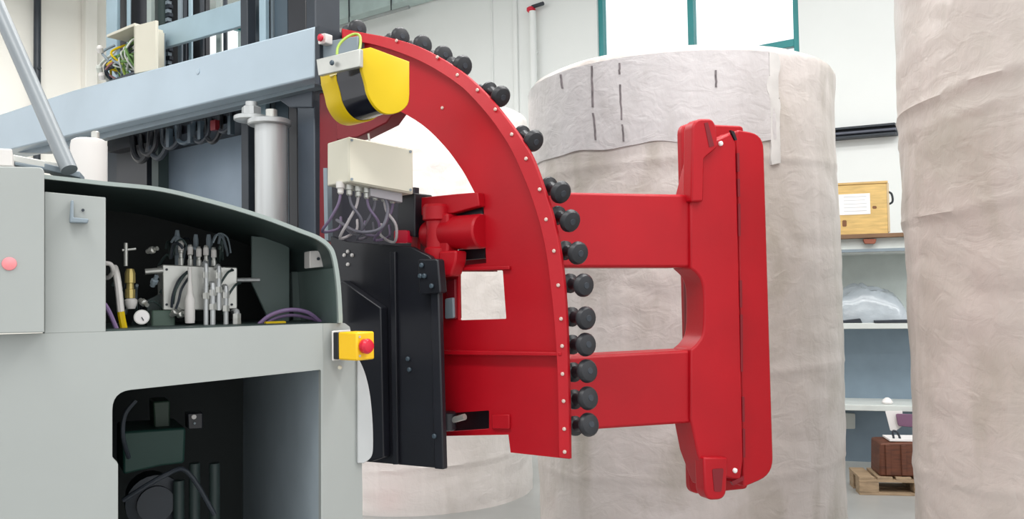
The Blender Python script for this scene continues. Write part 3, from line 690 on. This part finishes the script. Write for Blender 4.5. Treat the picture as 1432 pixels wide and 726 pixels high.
vbox('inner_rail', PA, 205, 211, 20, T, 140, .16, .02, MATS['trim_grey'], ma, .002)
vbox('channel', PA, 212, 221, 20, T, 300, .2, .05, DKGREEN, ma)
vbox('mast_plate', PA, 168, 288, 20, T, 110, .30, .02, BLACK, ma)
for k in range(24):       # lift chain links
    y = -40 + k * 6
    vbox('chain_link', PA, 222 + (k % 2) * 2, 237 - (k % 2) * 2, 20, y, y + 5, .235, .018, MIDG if k % 2 else DARK, ma)
for x, w, m in ((248, 5, MIDG), (256, 3, DARK), (263, 4, MASTB), (279, 4, DARK)):
    vbox('lift_hose', PA, x, x + w, 20, T, 96, .225, .012, m, ma, .004)
vbox('mast_strip', PA, 302, 308, 20, T, 96, .24, .008, MATS['trim_grey'], ma)
vbox('mast_strip', PA, 312, 316, 20, T, 96, .24, .008, DARK, ma)
prism('crossbar', PA, [(205, 41), (340, -1), (340, 35.5), (205, 74)], .14, .02, MASTB, ma, (), .003)
vbox('outer_rail', PA, 336, 346, 20, T, 700, .13, .04, DARK, ma, .003)
vbox('channel', PA, 346, 362, 20, T, 700, .2, .05, mat('mast_dark_blue', srgb(64, 78, 88), .45), ma)
vbox('guide_strip', PA, 362, 371, 20, T, 300, .15, .02, MASTB, ma, .003)
vbox('channel', PA, 372, 384, 20, T, 320, .19, .05, DARK, ma)
vbox('guide_strip', PA, 378, 381, 20, T, 300, .18, .02, MIDG, ma)
vbox('channel', PA, 384, 402, 20, T, 320, .18, .05, MATS['mast_dark_blue'], ma)
vbox('inner_rail', PA, 402, 428, 20, T, 990, .15, .12, BLACK, ma, .004)
vbox('inner_rail', PA, 428, 441, 20, T, 990, .14, .12, DARK, ma, .004)
vbox('rail_face', PA, 416, 440, 220, 118, 700, .06, .06, mat('rail_slate', srgb(74, 82, 92), .4), ma, .004)
vbox('rail_face', PA, 404, 416, 220, 122, 700, .09, .05, BLACK, ma, .003)
prism('beam_gusset', PA, [(372, 126), (436, 112), (436, 150), (404, 150)], .05, .06, MATS['rail_slate'], beam, (), .003)
# carriage back panel seen under the beam
prism('carriage_panel', PA, [(186, 192), (358, 150), (358, 420), (186, 420)], .34, .02, mat('carriage_blue_grey', srgb(148, 164, 180), .4), ma)
vbox('carriage_channel', PA, 150, 166, 240, 195, 420, .24, .06, DARK, ma)
vbox('carriage_channel', PA, 166, 186, 240, 185, 420, .3, .05, BLACK, ma)
vbox('carriage_channel', PA, 353, 360, 240, 160, 420, .2, .05, BLACK, ma)
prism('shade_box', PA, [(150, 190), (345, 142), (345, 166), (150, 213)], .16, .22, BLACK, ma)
# hoses slung under the beam
for i, (x, dx, dr, r, m) in enumerate(((185, 26, 32, .014, RUB), (196, 24, 26, .012, RUB), (208, 28, 34, .012, DARK), (226, 26, 24, .010, DARK), (246, 26, 22, .009, MATS['mast_dark_blue']), (268, 26, 26, .009, DARK), (286, 24, 30, .010, RUB), (304, 20, 20, .009, DARK))):
    y = 205 - (x - 185) * .24
    tube('slung_hose', [PA.pt(x, y - 14, .15), PA.pt(x + dx * .12, y + dr * .6 - 8, .14), PA.pt(x + dx * .5, y + dr - 12, .13), PA.pt(x + dx * .88, y + dr * .5 - 10, .14), PA.pt(x + dx, y - 20, .15)], r, m, ma)
for x, y in ((232, 184), (262, 178), (276, 173), (318, 166)):
    vbox('hose_clip', PA, x, x + 4, y, y - 4, y + 22, .12, .02, MATS['mast_dark_blue'], ma)
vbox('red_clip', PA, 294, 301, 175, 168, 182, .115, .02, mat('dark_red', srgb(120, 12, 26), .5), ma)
# hydraulic cylinder with flange
cc = PA.pt(380, 300, -.02); zt_ = PA.pt(380, 176, -.02).z
cy = lathe('lift_cylinder', Vector((cc.x, cc.y, .9)), (0, 0, 1), [(0, .056), (zt_ - .9, .056)], ALU, ma, 32)
cy['label'] = 'silver upright lift cylinder'
lathe('flange', Vector((cc.x - .005, cc.y, zt_)), (0, 0, 1), [(0, .07), (.004, .075), (.018, .075), (.022, .068)], ALU, cy, 32)
lathe('upper_flange', Vector((cc.x - .075, cc.y + .02, zt_ + .022)), (0, 0, 1), [(0, .055), (.003, .06), (.015, .06), (.018, .055)], ALU, cy, 28)
lathe('rod_nut', Vector((cc.x - .075, cc.y + .02, zt_ + .04)), (0, 0, 1), [(0, .034), (.03, .034), (.034, .028)], ALU, cy, 6)
lathe('rod', Vector((cc.x - .075, cc.y + .02, zt_ + .07)), (0, 0, 1), [(0, .02), (.02, .02)], ALU, cy, 14)
cyl('port', Vector((cc.x + .01, cc.y - .03, zt_ + .022)), Vector((cc.x + .01, cc.y - .03, zt_ + .05)), .02, ZINC, cy, 14)

# terminal box standing open on the beam
tb_ = thing('terminal_box', 'open cream terminal box with wiring standing on the beam', 'terminal box', PA.pt(190, 103, .02))
q = PA.pt(188, 103, -.02); up = Vector((0, 0, PA.pt(188, 36, -.02).z - q.z))
hexa('side_wall', q, PA.pt(218, 97, -.02) - q, up, PA.n * .012, CREAM, tb_, .002)
ul = PA.pt(149, 117, -.02) - q
hexa('back_wall', q + PA.n * .13, ul, up, PA.n * .01, MIDG, tb_)
hexa('lid', q + up, PA.pt(149, 117, -.02) - q, Vector((0, 0, .012)), PA.n * .13, CREAM, tb_, .002)
hexa('divider', q - PA.d * .004, PA.d * .012, up, PA.n * .13, CREAM, tb_, .002)
hexa('floor_plate', q, ul, Vector((0, 0, .01)), PA.n * .13, DARK, tb_)
tl = hexa('terminal_strip', q + ul * .1 + up * .62 + PA.n * .06, ul * .8, up * .22, PA.n * .03, WHITE, tb_, .002)
hexa('terminal_strip', q + ul * .1 + up * .3 + PA.n * .06, ul * .5, up * .2, PA.n * .03, MIDG, tb_, .002)
mat('green_wire', srgb(92, 128, 66), .5); mat('dull_red_wire', srgb(150, 104, 104), .5); mat('pale_wire', srgb(196, 200, 192), .5)
wm_ = (MATS['green_wire'], DARK, MATS['pale_wire'], GRNW, MIDG, MATS['pale_wire'], DARK, MATS['dull_red_wire'], MATS['green_wire'], YEL)
rw_ = random.Random(11)
for i in range(30):
    f = rw_.uniform(.05, 1.2); m = wm_[i % 10]; g = rw_.uniform(.45, .95); h = rw_.uniform(.03, .3)
    j = lambda a: rw_.uniform(-a, a)
    tube('wire', [q + ul * f + up * g + PA.n * .06, q + ul * (f + j(.15)) + up * (g * .8) + PA.n * rw_.uniform(0, .04), q + ul * (f + j(.25)) + up * (g * .45 + h * .5) + PA.n * rw_.uniform(0, .03), q + ul * (f + j(.2)) + up * h + PA.n * .05], rw_.uniform(.003, .0065), m, tb_, 4, 6)
for f, g, m in ((1.22, .72, WHITE), (1.24, .3, MATS['pale_wire']), (1.15, .12, WHITE)):
    lathe('ferrule', q + ul * f + up * g, (0, -.5, 1), [(0, .012), (.02, .014), (.03, .008)], m, tb_, 10)

# ================================================================== ROLL CLAMP (red)
rcpt = thing('roll_clamp', 'red paper roll clamp with curved roller frame and two arms', 'clamp', PA.pt(700, 660, .1))
out_px = sp2([(478, 40), (509, 46), (542, 52), (575, 61), (600, 72), (623, 85), (645, 100), (664, 116), (682, 134), (699, 154), (716, 176), (730, 196), (743, 218), (752, 240),
              (760, 263), (769, 290), (778, 325), (785, 366), (789, 404), (792, 452), (793.5, 500), (795, 560), (796, 642)], 3)
inn_px = sp2([(480, 56), (512, 60), (542, 68), (571, 78.5), (598, 91), (623, 106), (640, 118), (654, 130), (685, 165), (712.5, 206), (730, 244), (741, 271), (754, 312), (763, 353), (769, 398), (774, 445), (778, 500), (780, 560), (781, 640)], 3)
win = rnd([(641, 380), (703, 378), (708, 446), (641, 448)], 2)
slot = rnd([(628, 578), (684, 574), (684, 600), (628, 604)], 2)
hubhole = [(584, 292), (676, 284), (680, 368), (622, 374), (584, 360)]
web = [p for p in out_px] + [(714, 633), (711, 608), (618, 610), (575, 600), (575, 281), (664, 270)] + \
      sp2([(664, 270), (653, 249), (643.6, 233.6), (623, 206), (595, 178), (564, 158), (530, 142), (480, 128)], 4)[1:]
wp = prism('web_plate', PA, web, 0.0, .012, RED, rcpt, [win, slot, hubhole])
rv, rf = [], []
NR = 64
def resamp(c, n):
    d = [0.0]
    for i in range(1, len(c)): d.append(d[-1] + math.hypot(c[i][0] - c[i - 1][0], c[i][1] - c[i - 1][1]))
    out = []
    for k in range(n + 1):
        t = d[-1] * k / n; i = max(j for j in range(len(d)) if d[j] <= t + 1e-9); i = min(i, len(c) - 2)
        f = (t - d[i]) / (d[i + 1] - d[i]); out.append((c[i][0] + (c[i + 1][0] - c[i][0]) * f, c[i][1] + (c[i + 1][1] - c[i][1]) * f))
    return out
for a, b in zip(resamp(out_px, NR), resamp(inn_px, NR)):
    o1, i1 = PA.pt(a[0], a[1], -.010), PA.pt(b[0], b[1], -.024)
    rv += [o1, i1, PA.pt(b[0], b[1], -.024) + PA.n * .026, o1 + PA.n * .012]
for k in range(NR):
    for j in range(4):
        a, b = k * 4 + j, k * 4 + (j + 1) % 4; rf.append((a, b, b + 4, a + 4))
rf += [(0, 1, 2, 3), tuple(NR * 4 + j for j in (3, 2, 1, 0))]
rim = link('rim', mesh(rv, rf), RED, rcpt, .002)
# rear flange following the outer edge, gives the frame its depth
fl_f = [PA.pt(x, y, .012) for x, y in inset(out_px, 44)[:-3]]
cen = PA.pt(560, 480, .025)
vs, fs = [], []
for v in fl_f:
    i_ = v + (cen - v).normalized() * .014
    vs += [v, i_, i_ + PA.n * .10, v + PA.n * .10]
for k in range(len(fl_f) - 1):
    for j in range(4):
        a, b = k * 4 + j, k * 4 + (j + 1) % 4; fs.append((a, b, b + 4, a + 4))
fs += [(0, 1, 2, 3), tuple(len(vs) - 4 + j for j in (3, 2, 1, 0))]
link('outer_flange', mesh(vs, fs), RED, rcpt)
prism('stiffener_rib', PA, [(619, 490), (784, 493), (784, 498), (619, 496.5)], -.022, .022, RED, rcpt, (), .002)
prism('lower_plate', PA, [(688, 600), (712, 600), (712, 580), (688, 580)], -.008, .008, RED, rcpt, (), .002)
prism('window_lip', PA, [(632, 374), (712, 372), (712, 377), (632, 379)], -.01, .01, RED, rcpt, (), .002)
# inner depth plates behind the window and hub
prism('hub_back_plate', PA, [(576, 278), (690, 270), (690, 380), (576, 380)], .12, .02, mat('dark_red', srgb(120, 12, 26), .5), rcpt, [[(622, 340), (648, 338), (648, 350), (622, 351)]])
prism('slot_back_plate', PA, [(616, 566), (700, 566), (700, 606), (616, 606)], .06, .02, BLACK, rcpt)
prism('hub_top_plate', PA, [(580, 277), (640, 271), (668, 269), (670, 288), (634, 298), (600, 302), (580, 300)], -.03, .03, RED, rcpt, (), .003)
prism('hub_dark_slot', PA, [(633, 288), (674, 285), (676, 306), (672, 300), (633, 301)], .004, .02, BLACK, rcpt)
prism('hub_dark_slot', PA, [(640, 346), (678, 344), (678, 361), (646, 364)], .03, .02, BLACK, rcpt)
# hinge cylinder along the frame direction and upright pin
c0, c1 = PA.pt(598, 328, -.01), PA.pt(676, 324, -.01); c0.z = c1.z = (c0.z + c1.z) / 2
L_ = (c1 - c0).length
lathe('hinge_cylinder', c0, c1 - c0, [(0, .040), (.02, .046), (.07, .046), (.08, .05), (L_ * .7, .05), (L_ - .006, .05), (L_, .046)], RED, rcpt, 28)
k0 = PA.pt(611, 372, -.035); k1z = PA.pt(611, 286, -.035).z
lathe('hinge_pin', Vector((k0.x, k0.y, k0.z)), (0, 0, 1), [(0, .03), (.01, .036), (.05, .036), (.055, .03), (k1z - k0.z - .05, .03), (k1z - k0.z - .045, .04), (k1z - k0.z - .008, .04), (k1z - k0.z, .034)], RED, rcpt, 24)
prism('hinge_lug', PA, rnd([(600, 300), (626, 298), (626, 358), (600, 362)], 4), -.05, .05, RED, rcpt, (), .006)
prism('lower_lug', PA, rnd([(613, 352), (638, 350), (637, 366), (630, 386), (618, 388), (613, 372)], 4), -.06, .05, RED, rcpt, (), .006)
prism('edge_block', PA, [(624, 392), (636, 390), (637, 446), (624, 448)], -.01, .03, mat('dark_red', srgb(120, 12, 26), .5), rcpt, (), .003)
prism('worn_tab', PA, rnd([(622, 418), (633, 416), (634, 445), (622, 446)], 2), -.02, .01, MIDG, rcpt, (), .002)
# bolts on the rim
bolt_me = lathe_mesh([(0, .0052), (.003, .0052), (.005, .0035)], 8)
PINKB = mat('bolt_zinc', srgb(214, 190, 180), .4, .2)
for x, y in ((555, 57), (612, 80), (640, 105), (668, 126), (693, 153), (716, 188), (736, 222), (755, 265), (764, 307), (775, 351), (781, 399), (785, 446), (786.5, 484), (787, 523), (788.5, 561), (789.5, 600), (790, 632)):
    place('rim_bolt', bolt_me, PA.pt(x, y, -.016), -PA.n, PINKB, rcpt)
place('face_bolt', bolt_me, PA.pt(619, 151, 0), -PA.n, PINKB, rcpt)
# rollers: (base on rim, head)
BALL = .0275
rol_me = lathe_mesh([(-0.0320, 0.0224), (-0.0300, 0.0269), (-0.0220, 0.0269), (-0.0150, 0.0168), (0.0000, 0.0129), (0.0160, 0.0140), (0.0240, 0.0213), (0.0290, 0.0293), (0.0340, 0.0319), (0.0410, 0.0308), (0.0470, 0.0258), (0.0500, 0.0134)], 20)
cap_me = lathe_mesh([(.0, .009), (.002, .008)], 14)
rollers = [((487, 48), (499, 41)), ((546, 60), (559, 52)), ((577, 70), (590, 63)), ((605, 84), (619, 78)), ((628, 92), (646, 92)), ((676, 122), (699, 135)), ((726, 185), (745, 197)), ((767, 259), (783, 269)), ((779, 300), (796, 309)),
           ((791, 350), (807, 354)), ((797, 396), (815, 399)), ((799, 443), (818, 445)), ((801, 482), (818, 482)), ((802, 521), (820, 519)), ((803, 559), (821, 557)), ((804, 596), (822, 594))]
for b, h in rollers:
    pb = PA.pt(b[0] - 3, b[1], .052); ph = PA.pt(h[0] + 1, h[1], .026)
    axv = (ph - pb).normalized(); 
    r = place('roller', rol_me, ph - axv * .036, axv, RUB, rcpt)
    c_ = link('roller_cap', cap_me, DARK, r); c_.matrix_parent_inverse = Matrix.Identity(4); c_.location = (0, 0, .0495)
    s_ = lathe_mesh([(-.075, .008), (-.03, .008)], 8) if 'stud' not in bpy.data.meshes else bpy.data.meshes['stud']; s_.name = 'stud'
    d_ = link('roller_stud', s_, DARK, r); d_.matrix_parent_inverse = Matrix.Identity(4)
# arms
ua_ = prism('upper_arm', PB, [(745, 268), (962, 272), (1003, 279), (1007, 330), (1004, 371), (958, 374), (745, 374)], 0, .11, RED, rcpt, (), .008)
la_ = prism('lower_arm', PB, [(752, 502), (830, 497), (965, 490), (1005, 488), (1010, 540), (1008, 586), (965, 592), (830, 601), (752, 607)], 0, .11, RED, rcpt, (), .008)
col = [(966, 282), (985, 206), (1000, 196), (1022, 186), (1029, 200), (1032, 300), (1040, 640), (1036, 672), (1012, 668), (994, 684), (976, 636), (966, 585)] + \
      sp2([(966, 489), (976, 480), (984, 462), (984.5, 410), (979, 388), (966, 375)], 4)
prism('arm_column', PB, col, -.012, .10, RED, rcpt, (), .008)
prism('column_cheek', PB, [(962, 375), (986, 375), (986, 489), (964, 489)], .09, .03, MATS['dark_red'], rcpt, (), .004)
pad_px = rnd([(1030, 181), (1068, 188), (1082, 664), (1040, 682)], [6, 22, 24, 4], 6)
prism('pad', PB, pad_px, .012, .10, RED, rcpt, (), .012)
# rear pad plate: gripping side turned away
prism('pad_back_plate', PB, rnd([(953, 172), (1040, 176), (1046, 684), (966, 692)], [14, 6, 6, 14], 5), .14, .03, RED, rcpt, (), .006)
for y0, y1 in ((214, 240), (250, 275), (285, 330), (392, 430), (440, 520), (555, 590), (600, 640)):
    x = 1030.5 + (y0 - 200) * .021
    prism('pad_slit', PB, [(x, y0), (x + 3.2, y0), (x + 3.6, y1), (x + .6, y1)], -.0135, .01, MATS['dark_red'], rcpt)
th_ = prism('pad_hook', PB, rnd([(967, 282), (969, 174), (976, 166), (996, 166), (1002, 176), (1004, 206), (985, 222), (984, 282)], [0, 6, 5, 5, 5, 3, 3, 0]), -.03, .05, RED, rcpt, (), .006)
prism('hook_slot', PB, [(985, 172), (990, 171), (999, 204), (992, 206)], -.0315, .005, MATS['dark_red'], th_)
bl = prism('pad_hook', PB, rnd([(984, 640), (1018, 640), (1016, 690), (1010, 699), (992, 700), (986, 690)], [0, 0, 6, 6, 6, 6]), -.03, .05, RED, rcpt, (), .006)
prism('hook_slot', PB, rnd([(996, 656), (1012, 655), (1009, 688), (999, 688)], 3), -.0315, .005, MATS['dark_red'], bl)
prism('corner_notch', PB, [(1022, 182), (1027, 184), (1031, 196), (1028, 196)], -.0135, .01, BLACK, rcpt)
prism('corner_notch', PB, [(1023, 674), (1040, 666), (1040, 672), (1026, 679)], -.0135, .01, MATS['dark_red'], rcpt)
lathe('grease_nipple', PB.pt(1007, 201, -.012), -PB.n, [(0, .008), (.006, .008), (.009, .004)], PAPERW, rcpt, 10)
lathe('grease_nipple', PB.pt(1027, 658, -.012), -PB.n, [(0, .008), (.006, .008), (.009, .004)], PAPERW, rcpt, 10)
# inner red post left of the junction box
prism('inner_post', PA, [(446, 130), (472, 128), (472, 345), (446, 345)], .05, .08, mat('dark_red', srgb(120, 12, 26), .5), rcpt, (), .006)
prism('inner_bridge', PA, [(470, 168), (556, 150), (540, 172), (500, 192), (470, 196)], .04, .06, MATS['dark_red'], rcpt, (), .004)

# ================================================================== BLACK CARRIAGE PLATE
kp = thing('carriage_plate', 'black steel carriage plate between the grey body and red frame', 'carriage plate', PA.pt(560, 660, -.1))
prism('plate', PA, [(462, 330), (484, 338), (574, 345), (600, 358), (612, 372), (612, 655), (512, 646), (470, 640)], -.09, .02, BLACK, kp, (), .003)
prism('edge_bar', PA, [(600, 362), (612, 366), (620, 657), (607, 656)], -.11, .02, BLACK, kp, (), .004)
prism('upper_bracket', PA, rnd([(584, 362), (612, 362), (616, 410), (586, 412)], 4), -.12, .03, BLACK, kp, (), .004)
prism('center_rib', PA, [(545, 352), (552, 352), (556, 650), (549, 650)], -.1, .01, BLACK, kp, (), .002)
prism('side_wing', PA, [(478, 392), (532, 430), (536, 640), (518, 646), (470, 640), (470, 400)], -.12, .03, BLACK, kp, (), .004)
scr = lathe_mesh([(0, .007), (.004, .007), (.006, .005)], 10)
scw = lathe_mesh([(0, .006), (.004, .006), (.006, .004)], 10)
for x, y in ((482, 357), (487, 352), (487, 370), (493, 357)): place('plate_screw', scw, PA.pt(x, y, -.09), -PA.n, WHITE, kp)
for x, y in ((590, 371), (588, 386), (594, 386), (571, 502), (573, 517), (608, 610), (604, 400)): place('plate_bolt', scr, PA.pt(x, y, -.122 if x > 584 and y < 420 else (-.111 if x > 600 else -.09)), -PA.n, MATS['mast_dark_blue'], kp)
lathe('guide_roller', PA.pt(626, 602, -.03), (0, 0, 1), [(0, .02), (.004, .026), (.05, .026), (.054, .02)], BLACK, kp, 20)
cyl('guide_pin', PA.pt(632, 588, -.03), PA.pt(650, 583, -.03), .009, ZINC, kp, 12)
prism('wire_panel', PA, [(456, 258), (580, 262), (580, 346), (456, 338)], .03, .02, mat('wire_panel_dark', srgb(30, 28, 40), .5), kp)
prism('wire_bracket', PA, [(556, 268), (580, 270), (580, 332), (556, 326)], -.06, .08, BLACK, kp, (), .004)
prism('side_strip', PA, [(452, 235), (457, 235), (459, 336), (454, 336)], -.02, .02, MIDG, kp)
prism('red_tab', PA, rnd([(551, 322), (570, 322), (570, 340), (551, 340)], 3), -.07, .02, ESRED, kp)

# ================================================================== JUNCTION BOX
jb = thing('junction_box', 'cream plastic junction box with cables below, under the yellow scanner', 'junction box', P(520, 260, 2.5))
f0, f1, f2, f3 = P(487, 191, 2.40), P(578, 209, 2.46), P(578, 272, 2.46), P(487, 254.5, 2.40)
wv = Vector((-.085, .12, .004))
box = link('housing', loops_mesh([f0, f1, f2, f3], wv), CREAM, jb, .004)
nf = (f1 - f0).cross(f3 - f0).normalized()
if nf.y > 0: nf = -nf
e = lambda a, b, k=0.004: f0 + (f1 - f0) * a + (f3 - f0) * b + nf * k
link('cover_plate', loops_mesh([e(.015, .02), e(.985, .02), e(.985, .98), e(.015, .98)], -nf * .006), CREAM, jb, .002)
for a, b in ((.95, .07), (.95, .93), (.05, .07), (.05, .93)): place('cover_screw', lathe_mesh([(0, .004), (.002, .004)], 8), e(a, b), nf, MIDG, box)
mat('cable_mauve', srgb(110, 96, 122), .5); mat('cable_dull', srgb(96, 94, 104), .5); mat('cable_pale', srgb(176, 170, 172), .5)
for i in range(7):
    a = -.08 + i * .135
    g = e(a, 1.0, -.05)
    gl = lathe('cable_gland', g + Vector((0, 0, .004)), (0, 0, -1), [(0, .013), (.018, .013), (.02, .009), (.032, .009), (.036, .006)], WHITE if i == 0 else ZINC, jb, 12)
    dx = .035 * (1 if i % 2 else -1)
    t0 = g + Vector((0, 0, -.03))
    tube('cable', [t0, t0 + Vector((dx * .2, .0, -.03)), t0 + Vector((dx * .9, .01, -.07)), t0 + Vector((dx * 1.2 - .02, .04, -.105 - .006 * (i % 3))), t0 + Vector((-.03, .12, -.09)), t0 + Vector((-.04, .2, -.05))], .0042, (MATS['cable_mauve'], MATS['cable_dull'], MATS['cable_pale'])[i % 3], jb)
link('gland_rail', loops_mesh([e(.35, 1.02, -.02), e(.85, 1.0, -.02), e(.85, 1.22, -.02), e(.35, 1.2, -.02)], -nf * .03), mat('gland_grey', srgb(160, 156, 160), .5), jb, .002)
tube('cable', [e(.6, 1.2, -.03), e(.62, 1.5, -.02), e(.5, 1.9, -.02), e(.2, 2.0, -.08), e(-.02, 1.7, -.22)], .005, MATS['cable_dull'], jb)
# hook wire up to the scanner
cyl('mounting_stud', e(.36, 0, -.04), e(.34, -.22, -.04), .003, ZINC, jb, 8)

# ================================================================== SAFETY SCANNER
sc = thing('safety_scanner', 'yellow laser safety scanner with a dark curved lens, hung before the red frame', 'scanner', P(515, 160, 2.36))
prof = [(503, 69), (519, 66), (573, 86), (573, 132)] + sp2([(573, 132), (571, 145), (562, 155), (549, 159.5), (536, 158), (524, 148), (515, 132), (511, 115), (506, 98)], 4)[1:]
YS = 2.22
fr = [P(x, y, YS + (x - 503) * .0009) for x, y in prof]
cen_ = sum(fr, Vector()) / len(fr)
av = Vector((-.125, .115, -.004))
def loft(name, stations, m, parent, bev=.003):
    vs, fs = [], []; n = len(fr)
    for t, s in stations:
        for v in fr: vs.append(cen_ + (v - cen_) * s + av * t)
    for k in range(len(stations) - 1):
        for i in range(n):
            a = k * n + i; b = k * n + (i + 1) % n; fs.append((a, b, b + n, a + n))
    fs.append(tuple(reversed(range(n)))); fs.append(tuple(range((len(stations) - 1) * n, len(stations) * n)))
    return link(name, mesh(vs, fs), m, parent, bev)
loft('front_housing', [(0, .97), (.012, 1.0), (.05, 1.0), (.06, .9)], YEL, sc, 0)
loft('lens', [(.05, .9), (.3, .87), (.68, .94), (.74, .94)], GLENS, sc, 0)
rear = loft('rear_housing', [(.68, .98), (.7, 1.02), (1.06, 1.0), (1.1, .95)], YEL, sc, 0)
hexa('warning_label', P(461, 107, 2.30), P(474, 103, 2.30) - P(461, 107, 2.30), Vector((0, 0, .012)), Vector((0, .02, 0)), mat('pale_label', srgb(240, 226, 170), .5), rear)
bp0 = [P(442, 83, 2.26), P(503, 68, 2.20), P(503, 93, 2.20), P(445, 106, 2.26)]
br = link('bracket', loops_mesh(bp0, Vector((.03, .05, 0)) * .25), ZINC, sc, .002)
for x, y in ((465, 88), (492, 79)): place('bracket_bolt', scr, P(x, y, 2.225), Vector((-.6, -.8, 0)), MIDG, br)
tube('earth_wire', [P(472, 84, 2.3), P(472, 68, 2.32), P(480, 56, 2.34), P(494, 48, 2.36), P(503, 50, 2.36), P(504, 62, 2.34), P(502, 72, 2.3)], .0038, GRNW, sc)
prism('mount_arm', PA, [(443, 60), (500, 50), (500, 84), (443, 92)], -.03, .05, MIDG, sc, (), .003)
prism('mount_tip', PA, rnd([(445, 48), (455, 46), (455, 60), (445, 62)], 2), -.06, .03, WHITE, sc)
lathe('lamp', PA.pt(449, 53, -.07), -PA.n, [(0, .012), (.006, .012), (.01, .006)], ESRED, sc, 12)
